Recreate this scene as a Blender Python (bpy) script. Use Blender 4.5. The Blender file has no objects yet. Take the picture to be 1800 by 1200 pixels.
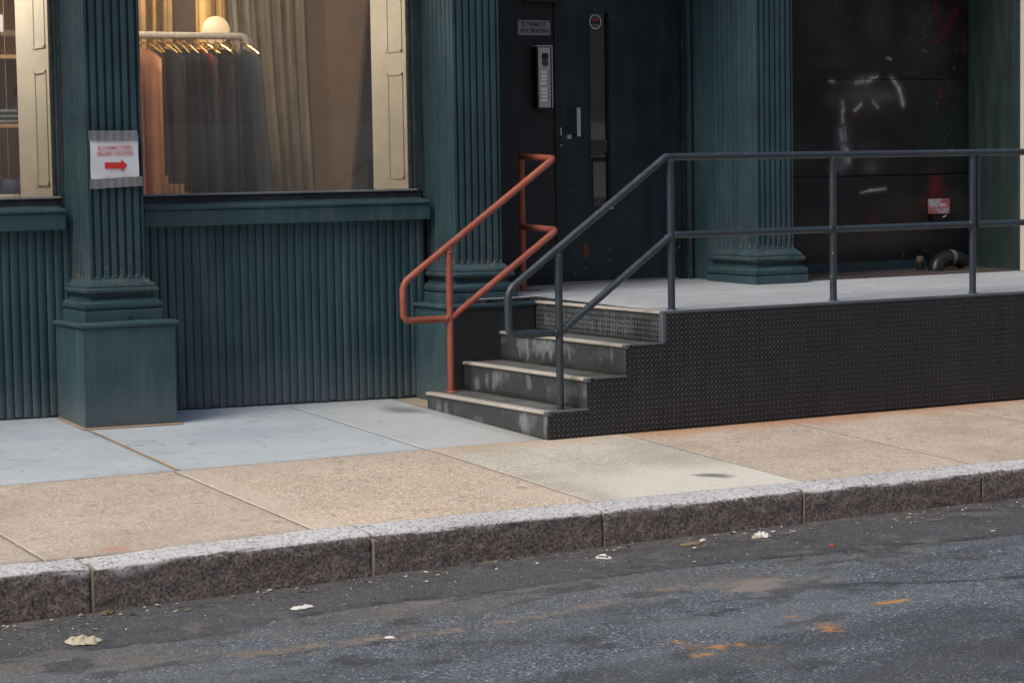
import bpy, bmesh, math, random
import numpy as np
from mathutils import Vector, Matrix
random.seed(7); RNG = np.random.default_rng(7)
S = bpy.context.scene
COL = S.collection

# ------------------------------------------------------------------ camera
cam_d = bpy.data.cameras.new("camera"); cam = bpy.data.objects.new("camera", cam_d); COL.objects.link(cam)
cam_d.sensor_width = 36; cam_d.lens = 80.33; cam_d.clip_start = 0.1; cam_d.clip_end = 300
rt = Vector((0.86581287, -0.50011496, -0.01590909)); dn = Vector((-0.05251795, -0.05920945, -0.99686313)); fw = Vector((0.4976042, 0.86393244, -0.07752932))
M = Matrix.Identity(4)
for i in range(3):
    M[i][0] = rt[i]; M[i][1] = -dn[i]; M[i][2] = -fw[i]
M.translation = (-6.2101, -10.4123, 1.4743)
cam.matrix_world = M
S.camera = cam
# ------------------------------------------------------------------ world, sun, exposure
SUN_EL, SUN_AZ = 50.0, -80.0      # light from up the street on the left, soft overcast; azimuth from the facade normal (-Y) towards -X
W = bpy.data.worlds.new("World"); S.world = W; W.use_nodes = True
wn = W.node_tree.nodes; wl = W.node_tree.links
sky = wn.new("ShaderNodeTexSky"); sky.sky_type = 'NISHITA'; sky.sun_disc = False
sky.sun_elevation = math.radians(SUN_EL); sky.sun_rotation = math.radians(180 - SUN_AZ)
sky.air_density = 1.0; sky.dust_density = 4.0; sky.ozone_density = 1.0
bgn = wn["Background"]; wl.new(sky.outputs[0], bgn.inputs[0]); bgn.inputs[1].default_value = 0.13
sun_d = bpy.data.lights.new("sun", 'SUN'); sun = bpy.data.objects.new("sun", sun_d); COL.objects.link(sun)
sun_d.energy = 1.5; sun_d.angle = math.radians(35); sun_d.color = (1.0, 0.95, 0.88)
az = math.radians(SUN_AZ); el = math.radians(SUN_EL)
to_sun = Vector((math.sin(az) * math.cos(el), -math.cos(az) * math.cos(el), math.sin(el)))
sun.rotation_euler = to_sun.to_track_quat('Z', 'Y').to_euler()
S.view_settings.view_transform = 'Standard'; S.view_settings.look = 'None'
S.view_settings.gamma = 1; S.view_settings.use_curve_mapping = False
S.view_settings.exposure = 0.38
S.render.engine = 'CYCLES'
S.cycles.use_denoising = True
S.cycles.max_bounces = 8

# ------------------------------------------------------------------ mesh helpers
class MB:
    def __init__(s): s.v = []; s.f = []; s.m = []
    def add(s, vs, fs, mi=0):
        n = len(s.v); s.v += [tuple(p) for p in vs]; s.f += [tuple(i + n for i in f) for f in fs]; s.m += [mi] * len(fs); return s
    def box(s, x0, x1, y0, y1, z0, z1, mi=0, mat=None):
        vs = [(x, y, z) for z in (z0, z1) for y in (y0, y1) for x in (x0, x1)]
        if mat is not None: vs = [mat @ Vector(p) for p in vs]
        return s.add(vs, [(0, 2, 3, 1), (4, 5, 7, 6), (0, 1, 5, 4), (2, 6, 7, 3), (0, 4, 6, 2), (1, 3, 7, 5)], mi)
    def tube(s, pts, r, n=14, caps=True, mi=0):
        pts = [Vector(p) for p in pts]; rings = []
        N = len(pts); t0 = (pts[1] - pts[0]).normalized()
        a = Vector((0, 0, 1)) if abs(t0.z) < .9 else Vector((1, 0, 0))
        u = t0.cross(a).normalized()
        rs = r if isinstance(r, (list, tuple)) else [r] * N
        vs = []
        for i, p in enumerate(pts):
            if i == 0: t = t0
            elif i == N - 1: t = (pts[i] - pts[i - 1]).normalized()
            else: t = ((pts[i] - pts[i - 1]).normalized() + (pts[i + 1] - pts[i]).normalized()).normalized()
            u = (u - t * u.dot(t)).normalized(); w = t.cross(u)
            k = 1.0
            if 0 < i < N - 1:
                c = (pts[i] - pts[i - 1]).normalized().dot(t); k = 1 / max(c, .6)
            for j in range(n):
                an = 2 * math.pi * j / n
                vs.append(p + (u * math.cos(an) + w * math.sin(an)) * rs[i] * (1 if k < 1.02 else 1))
        fs = []
        for i in range(N - 1):
            for j in range(n):
                j2 = (j + 1) % n
                fs.append((i * n + j, i * n + j2, (i + 1) * n + j2, (i + 1) * n + j))
        if caps:
            fs.append(tuple(range(n - 1, -1, -1))); fs.append(tuple((N - 1) * n + j for j in range(n)))
        return s.add(vs, fs, mi)
    def lathe(s, c, prof, n=24, axis='z', mi=0):
        vs = []
        for (r, h) in prof:
            for j in range(n):
                an = 2 * math.pi * j / n
                p = (r * math.cos(an), r * math.sin(an), h)
                if axis == 'y': p = (p[0], p[2], p[1])
                vs.append((c[0] + p[0], c[1] + p[1], c[2] + p[2]))
        fs = []
        for i in range(len(prof) - 1):
            for j in range(n):
                j2 = (j + 1) % n; fs.append((i * n + j, i * n + j2, (i + 1) * n + j2, (i + 1) * n + j))
        fs.append(tuple(range(n - 1, -1, -1))); fs.append(tuple((len(prof) - 1) * n + j for j in range(n)))
        return s.add(vs, fs, mi)
    def prism(s, poly, axis, a0, a1, mi=0):
        """poly: 2-D points; axis 'x': (y,z), 'y': (x,z), 'z': (x,y)"""
        def P(p, a):
            return {'x': (a, p[0], p[1]), 'y': (p[0], a, p[1]), 'z': (p[0], p[1], a)}[axis]
        n = len(poly); vs = [P(p, a0) for p in poly] + [P(p, a1) for p in poly]
        fs = [tuple(range(n)), tuple(range(2 * n - 1, n - 1, -1))] + [(i, n + i, n + (i + 1) % n, (i + 1) % n) for i in range(n)]
        return s.add(vs, fs, mi)
    def rings(s, rings, closed=True, caps=True, mi=0):
        n = len(rings[0]); vs = [p for r in rings for p in r]; fs = []
        m = n if closed else n - 1
        for i in range(len(rings) - 1):
            for j in range(m):
                j2 = (j + 1) % n; fs.append((i * n + j, i * n + j2, (i + 1) * n + j2, (i + 1) * n + j))
        if caps: fs.append(tuple(range(n - 1, -1, -1))); fs.append(tuple((len(rings) - 1) * n + j for j in range(n)))
        return s.add(vs, fs, mi)
    def mesh(s, name, smooth=None):
        me = bpy.data.meshes.new(name); me.from_pydata(s.v, [], s.f); me.update()
        bm = bmesh.new(); bm.from_mesh(me); bmesh.ops.recalc_face_normals(bm, faces=bm.faces)
        if smooth is not None:
            for f in bm.faces: f.smooth = True
            for e in bm.edges:
                if len(e.link_faces) == 2 and e.calc_face_angle(0) > smooth: e.smooth = False
        bm.to_mesh(me); bm.free()
        if any(s.m): me.polygons.foreach_set("material_index", s.m)
        return me
    def obj(s, name, mats, parent=None, smooth=None, bevel=None):
        me = s.mesh(name, smooth)
        for m in (mats if isinstance(mats, (list, tuple)) else [mats]): me.materials.append(m)
        return link(name, me, parent, bevel)

def link(name, me, parent=None, bevel=None):
    o = bpy.data.objects.new(name, me); COL.objects.link(o)
    if parent is not None:
        o.parent = parent
        o.matrix_parent_inverse = Matrix.Translation(-world_loc(parent))
    if bevel:
        b = o.modifiers.new("bevel", 'BEVEL'); b.width = bevel; b.segments = 2; b.limit_method = 'ANGLE'; b.angle_limit = math.radians(40)
        b.harden_normals = False
    return o
def world_loc(o):
    l = Vector(o.location)
    return l            # roots carry location only; parts sit in world coordinates under them
def tag(o, label=None, cat=None, group=None, kind=None):
    if label: o['label'] = label
    if cat: o['category'] = cat
    if group: o['group'] = group
    if kind: o['kind'] = kind
    return o
def thing(name, loc, label, cat, group=None):
    o = bpy.data.objects.new(name, None); COL.objects.link(o); o.location = loc; o.empty_display_size = .1
    return tag(o, label, cat, group)
def part(p, label): p['label'] = label; return p

def fillet(pts, r, n=6):
    """round the inner corners of a polyline"""
    pts = [Vector(p) for p in pts]; out = [pts[0]]
    for i in range(1, len(pts) - 1):
        a, b, c = pts[i - 1], pts[i], pts[i + 1]
        d1 = (a - b).normalized(); d2 = (c - b).normalized()
        rr = r[i] if isinstance(r, dict) and i in r else (r if not isinstance(r, dict) else 0)
        if rr <= 0: out.append(b); continue
        rr = min(rr, (a - b).length * .45, (c - b).length * .45)
        p0 = b + d1 * rr; p1 = b + d2 * rr
        for k in range(n + 1):
            t = k / n; out.append(p0 * (1 - t) ** 2 + b * 2 * t * (1 - t) + p1 * t ** 2)
    out.append(pts[-1]); return out

# ------------------------------------------------------------------ numpy noise + paint grids
def vnoise(x, y, seed=0):
    xi = np.floor(x).astype(np.int64); yi = np.floor(y).astype(np.int64); fx = x - xi; fy = y - yi
    fx = fx * fx * (3 - 2 * fx); fy = fy * fy * (3 - 2 * fy)
    def h(a, b):
        n = (a * 374761393 + b * 668265263 + seed * 1442695041) & 0x7fffffff
        n = ((n ^ (n >> 13)) * 1274126177) & 0x7fffffff
        return ((n ^ (n >> 16)) & 0xffff) / 65535.0
    return (h(xi, yi) * (1 - fx) + h(xi + 1, yi) * fx) * (1 - fy) + (h(xi, yi + 1) * (1 - fx) + h(xi + 1, yi + 1) * fx) * fy
def fbm(x, y, seed=0, o=4):
    s = 0; a = .5; t = 0
    for i in range(o):
        s = s + a * vnoise(x * 2 ** i, y * 2 ** i, seed + i * 17); t += a; a *= .5
    return s / t
def sstep(a, b, x):
    t = np.clip((x - a) / (b - a), 0, 1); return t * t * (3 - 2 * t)
def seg(x, y, a, b):
    """distance to a segment"""
    ax, ay = a; bx, by = b; dx, dy = bx - ax, by - ay
    t = np.clip(((x - ax) * dx + (y - ay) * dy) / (dx * dx + dy * dy + 1e-9), 0, 1)
    return np.hypot(x - ax - t * dx, y - ay - t * dy), t
class Paint:
    def __init__(s, n): s.c = np.zeros((n, 4))
    def lay(s, rgb, a):
        a = np.clip(a, 0, 1)[:, None]; rgb = np.array(rgb)[None, :]
        na = a + s.c[:, 3:4] * (1 - a)
        s.c[:, :3] = np.where(na > 1e-6, (rgb * a + s.c[:, :3] * s.c[:, 3:4] * (1 - a)) / np.maximum(na, 1e-6), 0); s.c[:, 3:4] = na
def set_paint(me, arr):
    at = me.color_attributes.new("paint", 'FLOAT_COLOR', 'POINT')
    at.data.foreach_set("color", arr.astype(np.float32).ravel())
def grid_mesh(name, us, vs, fn):
    """fn(U,V) -> xyz arrays"""
    U, V = np.meshgrid(us, vs); U = U.ravel(); V = V.ravel()
    P = np.stack(fn(U, V), 1); nu, nv = len(us), len(vs)
    i = np.arange(nu - 1)[None, :] + nu * np.arange(nv - 1)[:, None]; i = i.ravel()
    F = np.stack([i, i + 1, i + 1 + nu, i + nu], 1)
    me = bpy.data.meshes.new(name)
    me.vertices.add(len(P)); me.vertices.foreach_set("co", P.astype(np.float32).ravel())
    me.loops.add(len(F) * 4); me.loops.foreach_set("vertex_index", F.astype(np.int32).ravel())
    me.polygons.add(len(F)); me.polygons.foreach_set("loop_start", np.arange(0, len(F) * 4, 4, dtype=np.int32))
    me.polygons.foreach_set("loop_total", np.full(len(F), 4, dtype=np.int32))
    me.update(calc_edges=True); me.validate()
    me.polygons.foreach_set("use_smooth", np.ones(len(F), dtype=bool))
    return me, U, V

# ------------------------------------------------------------------ material helpers
class NT:
    def __init__(s, name):
        s.m = bpy.data.materials.new(name); s.m.use_nodes = True; s.t = s.m.node_tree; s.n = s.t.nodes; s.l = s.t.links
        s.b = s.n["Principled BSDF"]; s._pos = None
    def new(s, t, **k):
        x = s.n.new(t)
        for a, b in k.items(): setattr(x, a, b)
        return x
    def pos(s, scale=None):
        if s._pos is None: s._pos = s.new("ShaderNodeNewGeometry").outputs["Position"]
        if scale is None: return s._pos
        mp = s.new("ShaderNodeMapping"); s.l.new(s._pos, mp.inputs["Vector"]); mp.inputs["Scale"].default_value = scale
        return mp.outputs[0]
    def noise(s, scale, detail=4, rough=.55, stretch=None, dist=0):
        x = s.new("ShaderNodeTexNoise"); s.l.new(s.pos(stretch), x.inputs["Vector"])
        x.inputs["Scale"].default_value = scale; x.inputs["Detail"].default_value = detail; x.inputs["Roughness"].default_value = rough; x.inputs["Distortion"].default_value = dist
        return x.outputs["Fac"]
    def voro(s, scale, out="Distance", rnd=1, stretch=None):
        x = s.new("ShaderNodeTexVoronoi"); s.l.new(s.pos(stretch), x.inputs["Vector"]); x.inputs["Scale"].default_value = scale; x.inputs["Randomness"].default_value = rnd
        return x.outputs[out]
    def ramp(s, fac, stops, interp='LINEAR'):
        x = s.new("ShaderNodeValToRGB"); x.color_ramp.interpolation = interp; s.l.new(fac, x.inputs[0])
        e = x.color_ramp.elements
        while len(e) < len(stops): e.new(.5)
        for q, (p, c) in zip(e, stops):
            q.position = p; q.color = (c, c, c, 1) if isinstance(c, (int, float)) else (*c, 1)
        return x.outputs[0]
    def mix(s, fac, a, b, mode='MIX'):
        x = s.new("ShaderNodeMix", data_type='RGBA', blend_type=mode)
        for sock, v in ((x.inputs[0], fac), (x.inputs[6], a), (x.inputs[7], b)):
            if hasattr(v, "is_linked"): s.l.new(v, sock)
            elif isinstance(v, (int, float)): sock.default_value = v if sock.type == 'VALUE' else (v, v, v, 1)
            else: sock.default_value = (*v, 1)
        return x.outputs[2]
    def math(s, op, a, b=0.0):
        x = s.new("ShaderNodeMath", operation=op)
        for sock, v in ((x.inputs[0], a), (x.inputs[1], b)):
            if hasattr(v, "is_linked"): s.l.new(v, sock)
            else: sock.default_value = v
        return x.outputs[0]
    def bump(s, h, strength=.3, dist=.01, prev=None):
        x = s.new("ShaderNodeBump"); s.l.new(h, x.inputs["Height"]); x.inputs["Strength"].default_value = strength; x.inputs["Distance"].default_value = dist
        if prev is not None: s.l.new(prev, x.inputs["Normal"])
        return x.outputs[0]
    def attr(s, name="paint"):
        x = s.new("ShaderNodeAttribute", attribute_name=name); return x.outputs["Color"], x.outputs["Alpha"]
    def out(s, color=None, rough=.6, normal=None, metal=0, spec=.5):
        if color is not None:
            if hasattr(color, "is_linked"): s.l.new(color, s.b.inputs["Base Color"])
            else: s.b.inputs["Base Color"].default_value = (*color, 1)
        if hasattr(rough, "is_linked"): s.l.new(rough, s.b.inputs["Roughness"])
        else: s.b.inputs["Roughness"].default_value = rough
        s.b.inputs["Metallic"].default_value = metal; s.b.inputs["Specular IOR Level"].default_value = spec
        if normal is not None: s.l.new(normal, s.b.inputs["Normal"])
        return s.m
def sc(c, k): return tuple(x * k for x in c)

def paint_mat(name, c, rough=.45, vary=.25, bump=.15, chips=0.0, chip_col=(.25, .22, .2), dust=.25, dust_col=(.17, .18, .18), streak=True, spec=.4, foot=None, splash=None):
    t = NT(name)
    n1 = t.noise(3.0, 5); n2 = t.noise(60, 3); n3 = t.noise(14, 6, .65, (1, 1, .12) if streak else None)
    col = t.mix(t.ramp(n1, [(.3, 0), (.7, 1)]), sc(c, 1 - vary), sc(c, 1 + vary))
    col = t.mix(t.math('MULTIPLY', t.ramp(n3, [(.48, 0), (.75, 1)]), dust), col, dust_col)
    if chips > 0:
        k = t.noise(26, 8, .7); k2 = t.noise(1.7, 3)
        m = t.math('MULTIPLY', t.ramp(k, [(.66 - .05 * chips, 0), (.69 - .05 * chips, 1)]), t.ramp(k2, [(.5, 0), (.62, 1)]))
        col = t.mix(t.math('MULTIPLY', m, .8), col, chip_col)
        sp = t.voro(70); pr = t.noise(8, 2)
        m2 = t.math('MULTIPLY', t.ramp(sp, [(.06, 1), (.10, 0)]), t.ramp(pr, [(.58, 0), (.66, 1)]))
        col = t.mix(t.math('MULTIPLY', m2, .55), col, (.4, .42, .42))
    if foot or splash:
        xyz = t.new("ShaderNodeSeparateXYZ"); t.l.new(t.pos(), xyz.inputs[0]); zz = xyz.outputs["Z"]
    if foot:      # rust and bare flecks where the flutes end and water sits
        band = t.ramp(t.math('MULTIPLY', t.math('SUBTRACT', zz, foot[0]), 1 / (foot[1] - foot[0])), [(0, 0), (.12, .55), (.3, 1), (1, 0)])
        k = t.noise(20, 7, .7); m = t.math('MULTIPLY', t.ramp(k, [(.50, 0), (.60, 1)]), band); col = t.mix(t.math('MULTIPLY', m, .75), col, (.10, .075, .06))
        k = t.noise(75, 5, .75); m = t.math('MULTIPLY', t.ramp(k, [(.60, 0), (.66, 1)]), band); col = t.mix(t.math('MULTIPLY', m, .8), col, (.36, .35, .33))
    if splash:    # pale splash grime along the pavement
        k = t.noise(9, 6, .7); d_ = t.math('ADD', zz, t.math('MULTIPLY', k, -.25)); m = t.ramp(d_, [(0, 1), (splash, 0)]); col = t.mix(t.math('MULTIPLY', m, .5), col, (.13, .145, .15))
        k2 = t.noise(38, 6, .7); m = t.math('MULTIPLY', t.ramp(k2, [(.66, 0), (.72, 1)]), t.ramp(t.noise(2.2, 3), [(.5, 0), (.6, 1)])); col = t.mix(t.math('MULTIPLY', m, .4), col, (.2, .23, .24))
    h = t.math('ADD', t.math('MULTIPLY', n2, .5), n3)
    return t.out(col, t.ramp(n3, [(.3, rough - .08), (.7, rough + .15)]), t.bump(h, bump, .004), 0, spec)

def painted(name, base_fn, rough=.75, bump=None, spec=.4, breakup=.35, bscale=40):
    """material that mixes the vertex 'paint' layer over a procedural base"""
    t = NT(name); col, nrm = base_fn(t)
    pc, pa = t.attr()
    nz = t.noise(bscale, 5, .7)
    a = t.math('MULTIPLY', pa, t.ramp(nz, [(.25, 1 - breakup), (.6, 1.0)]))
    return t.out(t.mix(a, col, pc), rough, nrm, 0, spec)

TEAL = (.035, .079, .094)
M_teal = paint_mat("teal_paint", TEAL, .5, .18, .25, chips=.45, dust=.32, splash=.22)
M_teal_iron = paint_mat("teal_cast_iron_paint", sc(TEAL, .84), .5, .25, .6, chips=.9, chip_col=(.12, .09, .075), dust=.14, foot=(.76, 1.16))
M_teal_slat = paint_mat("teal_slat_paint", sc(TEAL, .95), .45, .2, .25, chips=.4, dust=.3, splash=.25)
M_black_frame = paint_mat("weathered_black_frame", (.028, .032, .034), .6, .3, .8, chips=1.0, chip_col=(.2, .13, .08), dust=.3, streak=False)
M_green_frame = paint_mat("dark_green_frame", (.03, .055, .056), .55, .3, .6, chips=.9, chip_col=(.18, .16, .13))
M_grey_bead = paint_mat("grey_glazing_bead", (.28, .28, .265), .6, .3, .5, chips=.6, chip_col=(.05, .05, .05), streak=False)
M_black_wall = paint_mat("black_wall_paint", (.018, .018, .018), .55, .2, .12, chips=.2, dust=.06)
M_door = paint_mat("dark_door_paint", (.013, .0245, .028), .4, .3, .1, chips=.5, dust=.07)
M_pedestal_dark = paint_mat("dark_pedestal_face", (.03, .034, .034), .55, .2, .15, chips=.3, dust=.15)
M_green_wall = paint_mat("dark_green_wall", (.02, .037, .036), .5, .25, .2, chips=.5, dust=.1)
M_plate = paint_mat("black_tread_plate", (.0135, .0145, .0165), .38, .2, .12, chips=.25, chip_col=(.1, .1, .1), dust=.14, dust_col=(.045, .046, .048), spec=.5)
M_lug = paint_mat("tread_plate_lug", (.022, .0235, .027), .36, .25, .1, dust=.2, dust_col=(.09, .09, .09), spec=.6)
M_steel_lip = paint_mat("blue_grey_steel_lip", (.1, .115, .14), .45, .25, .2, chips=.6, chip_col=(.3, .3, .3))
M_rail = paint_mat("blue_grey_rail_paint", (.030, .043, .057), .38, .12, .15, chips=.6, chip_col=(.3, .3, .3), dust=.25, dust_col=(.085, .10, .12), streak=False, spec=.55)
M_red = paint_mat("red_oxide_rail_paint", (.33, .088, .055), .45, .2, .2, chips=.6, chip_col=(.42, .25, .2), dust=.4, dust_col=(.36, .17, .14), streak=False, spec=.45)
M_cream = paint_mat("cream_paint", (.64, .62, .55), .5, .05, .08, dust=.08, dust_col=(.5, .46, .38))
M_stone = paint_mat("cream_stone", (.6, .56, .46), .7, .1, .3, dust=.2, dust_col=(.5, .4, .32))
M_chrome = paint_mat("brushed_steel", (.46, .45, .45), .35, .06, .05, dust=.1, dust_col=(.3, .3, .3), spec=.8)
M_alu = paint_mat("dull_aluminium", (.47, .445, .43), .42, .08, .05, dust=.12, dust_col=(.25, .25, .25), streak=False)
M_plaque = paint_mat("tarnished_plaque", (.27, .275, .28), .4, .12, .1, dust=.2, dust_col=(.08, .08, .08), streak=False)
M_dark = NT("near_black_plastic").out((.012, .012, .013), .4)
M_rubber = paint_mat("black_pipe", (.014, .015, .017), .32, .2, .1, dust=.15, dust_col=(.07, .065, .06), streak=False)
M_paper = paint_mat("white_paper", (.74, .74, .78), .7, .02, .05, dust=0)
M_redink = NT("red_ink").out((.62, .035, .03), .7)
M_pinkink = NT("faded_red_ink").out((.55, .07, .08), .7)
M_tape = paint_mat("grey_duct_tape", (.2, .205, .215), .32, .15, .5, dust=.2, dust_col=(.4, .4, .41), streak=False, spec=.6)
M_wood = NT("pale_wood")
def _wood(t, c1, c2, st=(1, 1, 1)):
    n = t.noise(22, 6, .6, st, .4); return t.out(t.mix(t.ramp(n, [(.3, 0), (.7, 1)]), c1, c2), .5, t.bump(n, .1, .002))
M_wood = _wood(M_wood, (.34, .2, .1), (.5, .33, .18), (1, 1, .06))
M_filler = paint_mat("tan_joint_filler", (.38, .27, .18), .8, .3, .4, dust=.5, dust_col=(.3, .2, .12), streak=False)
M_filler2 = paint_mat("tan_joint_mortar", (.36, .29, .2), .85, .3, .4, dust=.6, dust_col=(.14, .11, .08), streak=False)
M_mortar = paint_mat("pale_mortar", (.27, .22, .16), .85, .2, .4, dust=.3, dust_col=(.12, .1, .08))

# ---- masonry and ground materials
def base_blue(t):
    n = t.noise(1.6, 5, .6, (.5, 1, 1)); f = t.noise(180, 3, .6); m = t.noise(7, 5, .6, (.3, 1, 1))
    c = t.mix(t.ramp(n, [(.3, 0), (.7, 1)]), (.38, .44, .47), (.49, .535, .56))
    c = t.mix(t.ramp(m, [(.5, 0), (.8, .45)]), c, (.31, .35, .375))
    c = t.mix(t.ramp(f, [(.3, .25), (.5, 0)]), c, (.22, .26, .29))
    return c, t.bump(f, .15, .002)
M_blue_slab = painted("blue_grey_concrete", base_blue, .75)
def tan_base(c1, c2, speck):
    def fn(t):
        n = t.noise(1.6, 5, .6); f = t.noise(150, 3, .7); v = t.voro(115, "Color"); m = t.noise(9, 5, .65)
        c = t.mix(t.ramp(n, [(.3, 0), (.7, 1)]), c1, c2)
        c = t.mix(t.ramp(m, [(.5, 0), (.8, .4)]), c, sc(c1, .72))
        sp = t.new("ShaderNodeSeparateColor"); t.l.new(v, sp.inputs[0])
        c = t.mix(t.math('MULTIPLY', t.ramp(sp.outputs[0], [(.0, 1), (.28, 0)]), speck), c, sc(c1, .5))
        c = t.mix(t.math('MULTIPLY', t.ramp(sp.outputs[1], [(.78, 0), (1, 1)]), speck), c, sc(c2, 1.45))
        return c, t.bump(f, .35, .003)
    return fn
M_tan = painted("tan_aggregate_concrete", tan_base((.415, .345, .275), (.53, .45, .365), .7), .85)
M_pink = painted("pinkish_aggregate_concrete", tan_base((.45, .365, .29), (.56, .46, .37), .95), .85)
M_greyslab = painted("pale_grey_concrete", tan_base((.42, .395, .34), (.57, .535, .47), .6), .85)
M_bed = paint_mat("sidewalk_bed", (.40, .32, .24), .9, .2, .4, dust=.3)
def base_road(t):
    n = t.noise(.9, 5, .6); v = t.voro(185, "Color"); f = t.noise(160, 4, .75); m = t.noise(7, 6, .7); v2 = t.voro(125, "Color")
    sp = t.new("ShaderNodeSeparateColor"); t.l.new(v, sp.inputs[0]); sp2 = t.new("ShaderNodeSeparateColor"); t.l.new(v2, sp2.inputs[0])
    c = t.mix(t.ramp(n, [(.3, 0), (.7, 1)]), (.056, .073, .092), (.090, .112, .134))
    c = t.mix(t.ramp(m, [(.42, 0), (.75, .55)]), c, (.045, .048, .053))
    c = t.mix(t.ramp(sp.outputs[0], [(.0, .9), (.5, 0)]), c, (.014, .016, .019))
    c = t.mix(t.ramp(sp.outputs[1], [(.6, 0), (1, 1)]), c, (.25, .28, .31))
    c = t.mix(t.ramp(sp2.outputs[2], [(.95, 0), (.98, .9)]), c, (.5, .5, .5))
    return c, t.bump(f, .8, .006)
M_road = painted("asphalt", base_road, .8, breakup=.6, bscale=70)
def base_granite(t):
    v = t.voro(95, "Color"); f = t.noise(90, 4, .75); n = t.noise(3, 5, .6)
    sp = t.new("ShaderNodeSeparateColor"); t.l.new(v, sp.inputs[0])
    c = t.mix(t.ramp(n, [(.3, 0), (.7, 1)]), (.48, .48, .49), (.64, .64, .65))
    c = t.mix(t.ramp(sp.outputs[0], [(.0, .9), (.35, 0)]), c, (.12, .12, .13))
    c = t.mix(t.ramp(sp.outputs[1], [(.7, 0), (1, .6)]), c, (.75, .75, .77))
    return c, t.bump(f, .9, .008)
def granite(name):
    t = NT(name); c, nrm = base_granite(t); pc, pa = t.attr()
    v = t.voro(85, "Color"); sp = t.new("ShaderNodeSeparateColor"); t.l.new(v, sp.inputs[0])
    nz = t.noise(75, 5, .8)
    dirt = t.mix(t.ramp(nz, [(.38, 0), (.62, 1)]), t.mix(1.0, pc, .30, 'MULTIPLY'), t.mix(1.0, pc, 2.3, 'MULTIPLY'))
    dirt = t.mix(t.ramp(sp.outputs[0], [(.60, 0), (1, .85)]), dirt, (.34, .30, .28))
    return t.out(t.mix(pa, c, dirt), .8, nrm, 0, .35)
M_granite = granite("granite_kerb")
def base_riser(t):
    n = t.noise(5, 5, .6); f = t.noise(80, 4, .7)
    c = t.mix(t.ramp(n, [(.3, 0), (.7, 1)]), (.04, .046, .047), (.062, .07, .07))
    return c, t.bump(f, .12, .002)
M_riser = painted("grey_painted_riser", base_riser, .5, breakup=.55, bscale=30)
def base_tread(t):
    n = t.noise(6, 5, .6); f = t.noise(120, 4, .7)
    c = t.mix(t.ramp(n, [(.3, 0), (.7, 1)]), (.075, .08, .078), (.125, .13, .126))
    return c, t.bump(f, .3, .003)
M_tread = painted("worn_grey_tread", base_tread, .8)
M_nosing = paint_mat("pale_step_nosing", (.42, .39, .34), .7, .15, .3, chips=.5, chip_col=(.2, .17, .14), dust=.3, dust_col=(.3, .25, .2), streak=False)
def base_deck(t):
    n = t.noise(2.2, 5, .6, (.5, 1, 1)); f = t.noise(140, 3, .6); m = t.noise(10, 5, .6, (.25, 1, 1))
    c = t.mix(t.ramp(n, [(.3, 0), (.7, 1)]), (.37, .39, .41), (.48, .50, .52))
    c = t.mix(t.ramp(m, [(.5, 0), (.8, .4)]), c, (.29, .31, .33))
    return c, t.bump(f, .15, .002)
M_deck = painted("deck_concrete", base_deck, .75)
def base_board(t):
    n = t.noise(3, 5, .65); f = t.noise(40, 4, .7)
    c = t.mix(t.ramp(n, [(.3, 0), (.7, 1)]), (.006, .0056, .0058), (.013, .0115, .0115))
    return c, t.bump(f, .1, .002)
M_board = painted("black_board_with_spray_paint", base_board, .45, breakup=.25, bscale=25)

def glass_mat(name, refl=1.0, dust_haze=.03):
    t = NT(name); t.n.remove(t.b)
    out = t.n["Material Output"]
    tr = t.new("ShaderNodeBsdfTransparent"); tr.inputs[0].default_value = (.95, .945, .94, 1)
    gl = t.new("ShaderNodeBsdfGlossy"); gl.inputs["Roughness"].default_value = .02; gl.inputs[0].default_value = (refl, refl, refl, 1)
    fr = t.new("ShaderNodeFresnel"); fr.inputs[0].default_value = 1.5
    m1 = t.new("ShaderNodeMixShader"); t.l.new(fr.outputs[0], m1.inputs[0]); t.l.new(tr.outputs[0], m1.inputs[1]); t.l.new(gl.outputs[0], m1.inputs[2])
    df = t.new("ShaderNodeBsdfDiffuse"); df.inputs[0].default_value = (.5, .5, .48, 1)  # diffuse veil: dust plus street reflection haze put into the glass colour
    m2 = t.new("ShaderNodeMixShader"); n = t.noise(2.5, 6, .65)
    t.l.new(t.ramp(n, [(.3, dust_haze * .4), (.8, dust_haze * 1.6)]), m2.inputs[0]); t.l.new(m1.outputs[0], m2.inputs[1]); t.l.new(df.outputs[0], m2.inputs[2])
    t.l.new(m2.outputs[0], out.inputs[0]); return t.m
M_glass = glass_mat("shop_window_glass", 1.0, .11)
_dg = NT("door_glass"); M_doorglass = _dg.out((.006, .0055, .005), .03, None, 0, 1.0)
_dg.b.inputs["Coat Weight"].default_value = 1.0; _dg.b.inputs["Coat IOR"].default_value = 1.9

def cloth(name, c, rough=.9):
    t = NT(name); n = t.noise(14, 5, .6, (1, 1, .3)); f = t.noise(400, 2)
    return t.out(t.mix(t.ramp(n, [(.3, 0), (.7, 1)]), sc(c, .75), sc(c, 1.2)), rough, t.bump(f, .2, .001), 0, .15)

# ------------------------------------------------------------------ levels
def zs(x, y):        # sidewalk surface: falls to the kerb, twisted a little towards the left
    x = np.asarray(x, float); y = np.asarray(y, float)
    return np.where(y > 0, y * (.042 + .0085 * np.clip(-x, 0, 4)), y * .05)
def zr(x, y):        # road: gutter against the kerb, rising to the crown
    x = np.asarray(x, float); y = np.asarray(y, float)
    return -.243 + .0143 * np.clip(x + .8, -8, 0) + .02 * np.clip(-1.82 - y, 0, 5)
def zd(y): return .652 + .017 * y
KY0, KY1 = -1.80, -1.595     # kerb front and back

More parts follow.
